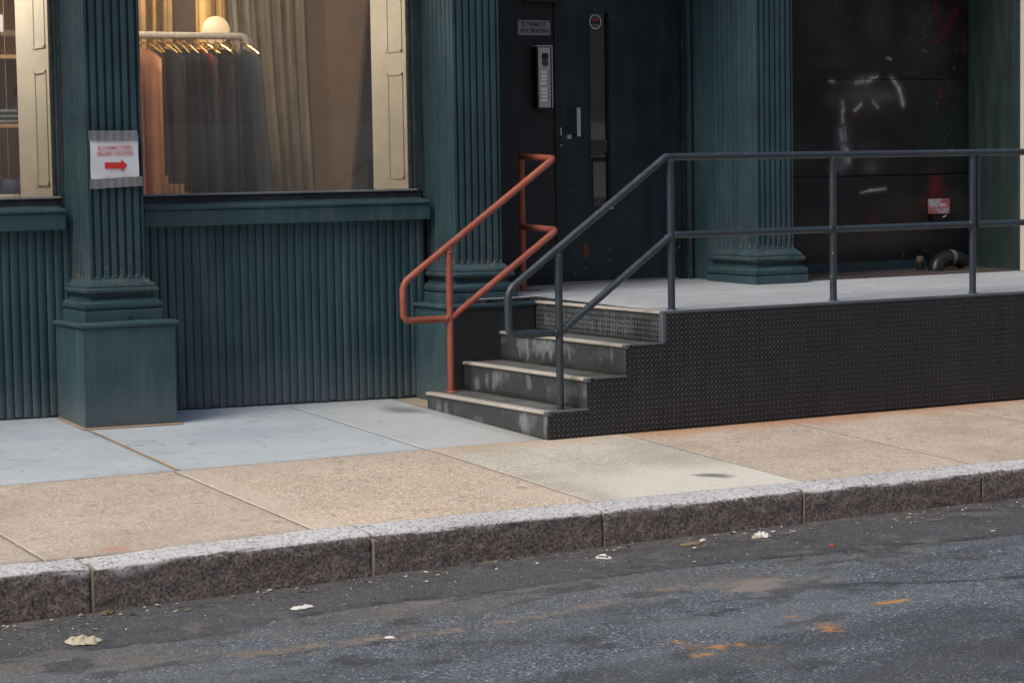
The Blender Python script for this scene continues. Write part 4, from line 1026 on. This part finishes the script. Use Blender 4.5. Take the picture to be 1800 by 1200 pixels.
for i in range(8):
    if i == 4: zz -= .014
    MB().box(1.287, 1.333, DY - .070, DY - .0663, zz - .0085, zz + .0085).obj("call_button", M_btn, ic, bevel=.0015)
    MB().box(1.338, 1.350, DY - .0675, DY - .0663, zz - .008, zz + .008).obj("name_slot", M_plaque, ic)
    zz -= .0236
st = thing("window_sticker", (1.76, DY, 2.385), "octagonal alarm sticker with a red emblem on the door glass", "sticker")
def octo(r1, cy, cz, y0, y1): return MB().prism([(1.763 + r1 * .93 * math.cos(math.pi / 8 + k * math.pi / 4), cz + r1 * math.sin(math.pi / 8 + k * math.pi / 4)) for k in range(8)], 'y', y0, y1)
octo(.050, 0, 2.384, DY + .0272, DY + .0295).obj("white_border", paint_mat("sticker_white", (.8, .8, .8), .5), st)
octo(.044, 0, 2.384, DY + .0262, DY + .0270).obj("dark_field", M_dark, st)
M_emb = NT("red_emblem").out((.45, .09, .11), .5)
text("M", .036, (1.763, DY + .0255, 2.396), RX, M_emb, st, name="emblem", xs=1.5, bold=.0012)
mb = MB()
for z, w in ((2.366, .054), (2.357, .05), (2.349, .036), (2.419, .03)): mb.box(1.763 - w / 2, 1.763 + w / 2, DY + .0252, DY + .0260, z - .0022, z + .0022)
mb.obj("small_print", paint_mat("sticker_grey", (.2, .2, .2), .5), st)

ab = thing("alarm_box", (4.43, BY, 1.125), "small square box splashed with red spray on the boarded bay", "box")
def base_ab(t): return t.mix(t.ramp(t.noise(9, 4), [(.42, 0), (.55, 1)]), (.42, .41, .42), (.38, .11, .12)), t.bump(t.noise(60), .1, .002)
tt = NT("pink_white_box"); cc, nn = base_ab(tt); M_ab = tt.out(cc, .5, nn)
MB().box(4.352, 4.515, BY - .05, BY - .003, 1.075, 1.18).obj("cover", M_ab, ab, bevel=.004)
MB().box(4.375, 4.50, BY - .035, BY - .003, 1.025, 1.0745).obj("underside_bracket", M_dark, ab, bevel=.003)
MB().tube([(4.46, BY - .036, 1.05), (4.475, BY - .05, 1.058), (4.49, BY - .04, 1.066)], .004, 6).obj("wire", M_alu, ab)
mb = MB(); mb.box(4.425, 4.475, BY - .0515, BY - .0502, 1.130, 1.136).box(4.425, 4.475, BY - .0515, BY - .0502, 1.140, 1.146).obj("small_print", M_paper, ab)

pp = thing("drain_pipe", (4.3, 1.8, zd(1.8)), "thick black curved pipe elbow with a worn tan band standing on the deck", "pipe")
path = [(4.362 - .148 * math.cos(q), 1.80 + .03 * math.sin(q / 2), .668 + .108 * max(0.0, math.sin(q)) ** .75) for q in np.linspace(0.02, 2.55, 22)]
MB().tube(path, .054, 20).obj("elbow", M_rubber, pp, smooth=1)
i0 = 12
MB().tube([path[i0], path[i0 + 1], path[i0 + 2]], .0553, 20, caps=False).obj("worn_band", paint_mat("tan_scuff", (.2, .165, .12), .7, .3, .3, streak=False), pp, smooth=1)
MB().tube([(4.175, 1.92, zd(1.9)), (4.175, 1.92, .745)], .026, 10).obj("stub_pipe", M_rubber, pp, smooth=1)
MB().lathe((4.175, 1.92, .745), [(.026, 0), (.03, .01), (.028, .035), (.012, .045)], 12).obj("valve_cap", paint_mat("brass_cap", (.13, .10, .07), .5, streak=False), pp, smooth=.7)
cs = thing("stone_pier", (5.0, 1.5, .6), "cream stone pier of the neighbouring building at the right edge", "pier")
MB().box(4.73, 6.2, 1.42, 1.528, zd(1.4), 12).obj("pier_face", M_stone, cs, bevel=.01)
MB().box(4.725, 6.2, 1.38, 1.4195, zd(1.4), 1.02).obj("pier_foot", paint_mat("pinkish_stone", (.55, .40, .33), .7, .15, .3), cs, bevel=.008)

# ================================================================== SHOP CONTENTS
lamp_mat = NT("lit_globe"); lamp_mat.b.inputs["Emission Color"].default_value = (1.0, .68, .36, 1); lamp_mat.b.inputs["Emission Strength"].default_value = .62
M_globe = lamp_mat.out((.6, .5, .36), .4)
gl = thing("globe_lamp", (-.36, 3.55, 2.36), "lit round globe lamp behind the clothes rack", "lamp")
def globe(c, r_, mat, par):
    return MB().lathe(c, [(r_ * math.sin(math.pi * k / 14) + 1e-4, -r_ * math.cos(math.pi * k / 14)) for k in range(15)], 24).obj("globe", mat, par, smooth=1)
globe((-.36, 3.55, 2.37), .092, M_globe, gl); MB().tube([(-.36, 3.55, 2.46), (-.36, 3.55, 3.36)], .004, 6).obj("cord", M_dark, gl)
def lamp_light(name, loc, e, col, par, size=.25):
    d = bpy.data.lights.new(name, 'POINT'); d.energy = e; d.color = col; d.shadow_soft_size = size
    o = bpy.data.objects.new(name, d); COL.objects.link(o); o.parent = par; o.matrix_parent_inverse = Matrix.Translation(-Vector(par.location)); o.location = loc
    return o
WARM = (1.0, .89, .74)
for (x, y, e) in ((-1.25, 3.7, 52), (-1.15, 2.35, 34), (-2.75, 2.6, 78)):  # the front lamp is added to brighten the reveal and garments
    cl = thing("unseen_lamp", (x, y, 3.33), "warm ceiling lamp inside the shop, left bay" if x < -2 else ("warm ceiling lamp behind the clothes rack" if y > 3 else "added warm fill lamp just inside the clothes window"), "lamp")
    MB().lathe((x, y, 3.30), [(.13, .06), (.15, .03), (.15, 0)], 20).obj("lamp_body", M_dark, cl); lamp_light("lamp_light", (x, y, 3.12), e, WARM, cl, .12)
def drape(x0, x1, y, z0, z1, nf, amp, mat, sway=0.0, name="curtain", pull=None):
    us = np.linspace(0, 1, nf * 14); vs = np.linspace(0, 1, 40)
    def fn(U, V):
        x = x0 + (x1 - x0) * U; ph = U * nf * 2 * math.pi + .8 * np.sin(U * 9) + .5 * np.sin(V * 3 + U * 7)
        k = V ** 1.6
        x = x + sway * k * (1 - .6 * U)
        yy = y + amp * np.sin(ph) * (.7 + .5 * V) + .4 * amp * np.sin(ph * 2.3 + V * 4)
        return x, yy, z1 + (z0 - z1) * V
    me, _, _ = grid_mesh(name, us, vs, fn); me.materials.append(mat); return link(name, me)
M_taupe = cloth("taupe_curtain", (.31, .268, .21)); M_amber = cloth("amber_drape", (.62, .38, .13)); M_brown = cloth("brown_drape", (.36, .23, .11)); M_gold = cloth("pale_gold_drape", (.78, .50, .20))
tag(drape(-.08, .52, 4.05, .45, 3.3, 6, .014, M_taupe, sway=.24), "taupe curtain falling in soft folds right of the clothes rack", "curtain")
tag(drape(-1.05, -.42, 4.1, .45, 3.3, 6, .035, M_brown), "brown curtain behind the clothes rack", "curtain")
tag(drape(-.34, -.12, 3.92, .45, 3.3, 2, .02, M_gold), "pale gold drape hanging behind the globe lamp", "curtain")
tag(drape(-1.12, -.98, 3.6, .45, 3.3, 2, .02, M_amber), "narrow amber drape beside the left pilaster", "curtain")

rk = thing("clothes_rack", (-.9, 3.2, .42), "white wrapped clothes rack with hanging garments in the shop window", "clothes rack")
M_fluff = NT("white_wrapping"); _n = M_fluff.noise(90, 5, .7); M_fluff = M_fluff.out(M_fluff.mix(M_fluff.ramp(_n, [(.35, 0), (.65, 1)]), (.4, .36, .3), (.72, .68, .6)), .8, M_fluff.bump(_n, 1, .01))
rp = fillet([(-2.0, 3.2, 2.31), (-.30, 3.2, 2.312), (-.285, 3.2, 2.18)], {1: .04}, 6)
MB().tube(rp, .022, 12).obj("rail", M_fluff, rk, smooth=1)
for x in (-1.95, -.285): MB().tube([(x, 3.2, .42), (x, 3.2, 2.2 if x > -1 else 2.3)], .014, 10).obj("upright", M_fluff, rk, smooth=1)
mb = MB()
for i in range(16):
    x = -.36 + .10 * random.random(); y = 3.17 + .06 * random.random(); mb.tube([(x, y, 2.30), (x + .005, y, 2.24 - .05 * random.random())], .0022, 5)
fr = mb.obj("fringe", M_fluff, rk); fr['kind'] = 'stuff'
M_brass = NT("brass_hanger").out((.75, .48, .17), .3, None, 1)
def hanger_mesh():
    mb = MB(); hk = [(0, .018 * math.sin(a), -.02 + .018 * math.cos(a)) for a in np.linspace(-1.9, 1.6, 8)]
    mb.tube(hk + [(0, 0, -.055)], .0028, 6)
    mb.tube([(0, -.19, -.135), (0, -.10, -.09), (0, 0, -.055), (0, .10, -.09), (0, .19, -.135)], .0065, 6); return mb.mesh("hanger", 1)
hme = hanger_mesh(); hme.materials.append(M_brass)
def garment_mesh(seed, L, wid, flare, thick):
    rg = np.random.default_rng(seed); us = np.linspace(-1, 1, 27); vs = np.linspace(0, 1, 30); ring = []
    def shell(sgn):
        pts = []
        for v in vs:
            for u in us:
                hw = wid * (1 + flare * v); y = u * hw
                top = -.075 - .075 * abs(u) ** 1.3
                z = top * (1 - v) + (-L + .02 * math.sin(u * 7 + seed)) * v if v > 0 else top
                fold = math.sin(u * 9 + seed * 1.7 + 2 * v) * .6 + .4 * math.sin(u * 17 + seed)
                x = sgn * thick * (1 - abs(u) ** 3 * .9) * (.5 + .5 * min(1, v * 5)) + (.034 if thick > .028 else .022) * fold * v + .03 * v * v * math.sin(seed * 2.3) + (.05 * v * v * (1 + u) if flare > .5 else 0)
                pts.append((x, y, z))
        return pts
    mb = MB(); nu = len(us); nv = len(vs)
    for sgn in (-1, 1):
        p = shell(sgn); fs = [(j * nu + i, j * nu + i + 1, (j + 1) * nu + i + 1, (j + 1) * nu + i) for j in range(nv - 1) for i in range(nu - 1)]
        mb.add(p, fs)
    return mb.mesh("garment", 2)
GC = {"pink": cloth("salmon_cloth", (.55, .2, .14)), "peach": cloth("peach_cloth", (.5, .26, .15)), "black": cloth("black_cloth", (.02, .018, .0175)), "brown": cloth("dark_brown_cloth", (.085, .055, .042)), "red": cloth("red_cloth", (.22, .018, .02)), "charcoal": cloth("charcoal_cloth", (.07, .07, .072)), "navy": cloth("blue_black_cloth", (.05, .056, .068)), "rust": cloth("rust_cloth", (.3, .1, .05))}
GL = [(-1.34, "rust", .9, None), (-1.26, "brown", .9, None), (-1.19, "black", .9, None), (-1.13, "rust", 1.0, "rust brown garment hanging at the far left of the rack"), (-1.06, "pink", 1.28, "long salmon pink coat hanging beside the left pilaster"), (-.99, "peach", 1.22, "peach garment hanging next to the salmon coat"),
      (-.93, "brown", 1.02, None), (-.885, "black", .86, None), (-.83, "brown", .98, None), (-.77, "black", 1.08, None), (-.725, "black", .95, None), (-.655, "black", 1.1, None), (-.60, "red", .30, "dark red garment showing its shoulder among the black ones"), (-.565, "charcoal", 1.12, None), (-.51, "black", 1.16, None), (-.455, "black", 1.2, None), (-.40, "navy", 1.25, None), (-.33, "navy", 1.3, "long blue black garment at the right end of the rack")]
for i, (x, c, L, lb) in enumerate(GL):
    h = bpy.data.objects.new("hanger", hme); COL.objects.link(h); h.location = (x, 3.2, 2.312 + .016); h.rotation_euler = (0, 0, random.uniform(-.25, .25))
    tag(h, "brass clothes hanger hooked on the white rack", "hanger", "brass hangers on the rack")
    me = garment_mesh(i + 3, L + .1, random.uniform(.17, .24), {'navy': .55, 'charcoal': .35, 'black': .3}.get(c, .15), random.uniform(.02, .034)); me.materials.append(GC[c])
    g = bpy.data.objects.new("garment", me); COL.objects.link(g); g.location = (x, 3.2, 2.305); g.rotation_euler = h.rotation_euler
    tag(g, lb or "dark garment packed among others on the white rack", "garment", None if lb else "dark garments packed on the rack")
# leaning mirror / dark board
mr = thing("leaning_mirror", (.85, 3.75, .42), "tall dark mirror with a brown edge leaning inside the window's right side", "mirror")
Mm = Matrix.Translation((.66, 3.75, .9)) @ Matrix.Rotation(math.radians(6.5), 4, 'Y')
mbx = MB().box(-.01, .16, -.02, .02, -.48, 1.75, mat=Mm); mbx.obj("frame", paint_mat("dark_mirror_frame", (.07, .05, .04), .6), mr, bevel=.004)
MB().box(.012, .148, -.024, -.0205, -.46, 1.73, mat=Mm).obj("mirror_glass", paint_mat("smoky_mirror", (.022, .022, .023), .5, .1, 0, dust=.05), mr)
# slatted crate at the sill
cr = thing("wooden_crate", (-1.1, 2.4, 1.3), "small slatted wooden crate at the bottom of the clothes window", "crate")
for k in range(6):
    x = -1.235 + .033 * k; MB().box(x, x + .026, 2.30, 2.312, 1.26, 1.385 + (.05 if k == 0 else 0) - (.012 * k if k > 3 else 0)).obj("slat", M_wood, cr, bevel=.002)
MB().box(-1.235, -1.04, 2.3125, 2.50, 1.26, 1.27).obj("bottom", M_wood, cr)
ds = thing("display_shelf", (-.7, 2.25, 1.25), "low wooden display ledge just inside the clothes window", "shelf")
MB().box(-1.55, .21, 1.995, 2.15, 1.235, 1.262).obj("board", M_plaster, ds, bevel=.003)
MB().box(-1.3, -.95, 2.15, 2.55, 1.235, 1.262).obj("board", M_wood, ds, bevel=.003)

# left window: wooden shelf unit with goods
sh = thing("shelf_unit", (-2.3, 3.0, .42), "wooden shelf unit with slatted back in the left window", "shelf")
M_wood2 = _wood(NT("brown_slat_wood"), (.30, .18, .085), (.44, .28, .15), (6, 1, .05))
for z in (1.318, 1.755, 2.165, 2.6): MB().box(-3.2, -1.72, 2.92, 3.30, z - .022, z).obj("shelf_board", M_wood, sh, bevel=.002)
for i in range(20):
    x = -3.2 + .075 * i; MB().box(x, x + .070, 3.30, 3.315, .42, 3.0).obj("back_slat", M_wood2, sh, bevel=.003)
MB().box(-1.72, -1.70, 2.92, 3.30, .42, 3.0).obj("side_board", M_wood, sh)
M_blue_suede = cloth("blue_suede", (.05, .055, .10)); M_sole = paint_mat("white_sole", (.7, .66, .6), .6, .05, .1)
def shoe(x, which):
    s = thing("shoe", (x, 3.0, 1.318), which, "shoe", "pair of navy shoes on the shelf")
    prof = [(-.045, 0), (-.05, .12), (.0, .15), (.05, .12), (.045, 0), (.045, -.08), (.0, -.12), (-.045, -.08)]
    mb = MB(); sole = [[(x + p[0] * k, 2.96 + p[1] * .8 * k, z) for p in prof] for z, k in ((1.319, 1), (1.339, 1.02))]
    mb.rings(sole).obj("sole", M_sole, s, bevel=.004)
    up = [[(x + p[0] * k, 2.96 + p[1] * .8 * k + dy, z) for p in prof] for z, k, dy in ((1.3395, .98, 0), (1.37, .97, 0), (1.41, .85, .015), (1.43, .7, .03))]
    MB().rings(up).obj("upper", M_blue_suede, s, smooth=1)
shoe(-1.965, "left shoe of the navy pair with white soles on the bottom shelf"); shoe(-1.865, "right shoe of the navy pair with white soles, nearer the cream reveal")
def folded(name, x0, x1, y0, y1, z0, n, mat, lab, cat):
    t_ = thing(name, ((x0 + x1) / 2, y0, z0), lab, cat)
    for k in range(n):
        h = .030; j = random.uniform(-.008, .008); MB().box(x0 + j, x1 + j, y0, y1, z0 + k * h + .001, z0 + (k + 1) * h - .002).obj("folded_layer", mat, t_, bevel=.012)
folded("folded_clothes", -2.2, -1.90, 2.94, 3.2, 1.755, 3, cloth("grey_knit", (.13, .15, .17)), "stack of folded grey knitwear on the middle shelf", "clothes")
folded("folded_clothes", -2.25, -1.98, 2.94, 3.2, 2.165, 5, cloth("dark_denim", (.06, .055, .055)), "stack of folded dark clothes on the upper shelf", "clothes")
bg = thing("black_bag", (-1.81, 3.05, 1.755), "rounded black bag at the end of the middle shelf", "bag")
MB().lathe((-1.81, 3.08, 1.757), [(.06, 0), (.085, .03), (.09, .10), (.075, .16), (.04, .2), (.01, .21)], 18).obj("bag_body", GC["charcoal"], bg, smooth=1)
MB().tube([(-1.87, 3.08, 1.93), (-1.85, 3.08, 2.01), (-1.81, 3.08, 2.03), (-1.77, 3.08, 2.01), (-1.75, 3.08, 1.93)], .008, 8).obj("strap", GC["black"], bg, smooth=1)
tg = thing("price_card", (-2.12, 2.93, 2.3), "small white card at the upper shelf edge in the left window", "card")
MB().box(-2.10, -1.985, 2.905, 2.908, 2.30, 2.40).obj("card_face", M_paper, tg)

# ================================================================== LITTER
def crumple(name, x, y, sx, sy, h, mat, lab, cat, seed, rz=0.0, grp=None):
    z = float(road_z(np.array([x]), np.array([y]))[0]); rg = random.Random(seed)
    us = np.linspace(-1, 1, 15); vs = np.linspace(-1, 1, 11)
    pts = []
    for v in vs:
        for u in us:
            e = max(abs(u), abs(v)); k = (.15 + .85 * abs(math.sin(3.1 * u + 1.7 * v + seed)) * (1 - .5 * abs(math.sin(4.3 * v - 2.2 * u + seed)))) * (1 - .8 * e ** 4) * rg.uniform(.85, 1.1)
            px = u * sx * rg.uniform(.95, 1.0) * (1 - .18 * abs(v)); py = v * sy * rg.uniform(.95, 1.0) * (1 - .25 * abs(u) + .1 * math.sin(5 * u + seed))
            pts.append((x + px * math.cos(rz) - py * math.sin(rz), y + px * math.sin(rz) + py * math.cos(rz), z + .002 + h * k))
    nu = len(us); fs = [(j * nu + i, j * nu + i + 1, (j + 1) * nu + i + 1, (j + 1) * nu + i) for j in range(len(vs) - 1) for i in range(nu - 1)]
    o = MB().add(pts, fs).obj(name, mat); so = o.modifiers.new("thick", 'SOLIDIFY'); so.thickness = .0012
    return tag(o, lab, cat, grp)
M_card = paint_mat("grubby_paper", (.42, .38, .28), .7, .15, .3, dust=.3, dust_col=(.3, .26, .18), streak=False); M_tissue = paint_mat("dirty_tissue", (.66, .63, .58), .8, .1, .3, streak=False); M_leaf = paint_mat("dry_leaf", (.2, .15, .08), .7, .3, .3, streak=False)
crumple("paper_packet", -3.43, -2.36, .062, .07, .03, M_card, "crumpled tan paper packet lying in the gutter at far left", "litter", 3, .6)
crumple("plastic_wrapper", -2.5, -2.28, .055, .026, .012, M_tissue, "flattened pale wrapper lying in the gutter", "litter", 5, .2)
crumple("tissue", -.09, -2.04, .045, .035, .03, M_tissue, "bundle of white tissue lying in the gutter below the kerb", "litter", 8, .1)
crumple("tissue_scrap", -.14, -2.06, .022, .018, .018, M_card, "small tan scrap beside the white tissue bundle", "litter", 9, .4)
crumple("dry_leaf", -3.15, -1.86, .035, .02, .02, M_leaf, "curled dry leaf against the kerb face", "leaf", 11, .5)
crumple("leaf_litter", -.46, -2.01, .06, .03, .012, M_leaf, "flattened leaf litter with pale scraps near the kerb", "litter", 13, .1)
crumple("white_scrap", -.37, -1.97, .02, .012, .012, M_tissue, "white scrap lying on the leaf litter", "litter", 14, .4)
crumple("pink_scrap", -2.52, -3.08, .018, .02, .006, M_tissue, "small pale scrap on the asphalt below the sandy crack", "litter", 15, .4)
crumple("brick_chip", -.03, -2.48, .014, .014, .018, paint_mat("brick_red", (.24, .075, .045), .8), "small red brick chip on the dark gutter strip", "debris", 17, .4)
rg_ = thing("plastic_ring", (-.98, -2.10, -.25), "pale looped scrap lying under a kerb joint", "litter")
zz_ = float(road_z(np.array([-.98]), np.array([-2.10]))[0]) + .006
MB().tube([(-.98 + .026 * math.cos(a), -2.10 + .045 * math.sin(a), zz_ + .003 * math.sin(2 * a)) for a in np.linspace(.3, 6.3, 16)], .004, 6).obj("loop", M_tissue, rg_, smooth=1)
# grit and specks: one object
mb = MB(); R_ = random.Random(4)
for i in range(1100):
    x = R_.uniform(-4.2, 1.8); y = -1.83 - abs(R_.gauss(0, .33)) if R_.random() < .8 else R_.uniform(-4.6, -1.85)
    z = float(zr(x, y)) + .003; s_ = R_.choice([.0012, .0015, .002, .002, .003, .004])
    a = R_.random() * 3; mi = R_.choice([0, 1, 1, 1, 2, 3, 3])
    vs_ = [(x + s_ * math.cos(a + k * 2.09), y + 1.3 * s_ * math.sin(a + k * 2.09), z) for k in range(3)] + [(x, y, z + s_ * 1.2)]
    mb.add(vs_, [(0, 1, 3), (1, 2, 3), (2, 0, 3)], mi)
for i in range(230):
    x = R_.uniform(-4.2, 1.8); y = -1.825 - abs(R_.gauss(0, .11)) if R_.random() < .75 else R_.uniform(-3.2, -1.9)
    z = float(zr(x, y)) + .004; l_ = R_.uniform(.005, .014); w_ = l_ * R_.uniform(.25, .8); a = R_.random() * 6.28; c_, q_ = math.cos(a), math.sin(a)
    mb.add([(x + u * c_ - v * q_, y + u * q_ + v * c_, z + h_) for u, v, h_ in ((-l_, -w_, 0), (l_, -w_, .002), (l_ * .8, w_, .005), (-l_, w_ * .7, .001))], [(0, 1, 2, 3)], R_.choice([0, 1, 1, 2, 2, 3]))
gt = mb.obj("grit", [M_tissue, M_leaf, M_card, M_dark]); tag(gt, "scattered grit and tiny scraps along the gutter", "grit", kind='stuff')

# ================================================================== ACROSS THE STREET (reflected in glass, out of frame)
def base_brick(t):
    b = t.new("ShaderNodeTexBrick"); mp = t.new("ShaderNodeMapping"); t.l.new(t.pos(), mp.inputs["Vector"]); mp.inputs["Rotation"].default_value = (math.pi / 2, 0, 0)
    t.l.new(mp.outputs[0], b.inputs["Vector"]); b.inputs["Scale"].default_value = 1; b.inputs["Brick Width"].default_value = .215; b.inputs["Row Height"].default_value = .075; b.inputs["Mortar Size"].default_value = .012
    b.inputs["Color1"].default_value = (.30, .22, .17, 1); b.inputs["Color2"].default_value = (.22, .16, .125, 1); b.inputs["Mortar"].default_value = (.36, .33, .3, 1)
    return b.outputs["Color"]
tb = NT("brick_wall"); M_brick = tb.out(base_brick(tb), .85)
ob = thing("brick_building", (2, -16, 0), "brick building across the street behind the camera, reflected in the door glass", "building")
MB().box(-30, 40, -17, -16.0, 2.1, 11).obj("brick_wall", M_brick, ob); MB().box(-30, 40, -17, -15.9, -.3, 2.099).obj("stone_base", M_stone, ob)
fs_ = tag(MB().box(-60, 60, -17, -12.5, -.4, -.1).obj("far_sidewalk", M_bed), kind='structure', label="sidewalk on the other side of the street")
bpy.context.view_layer.update()
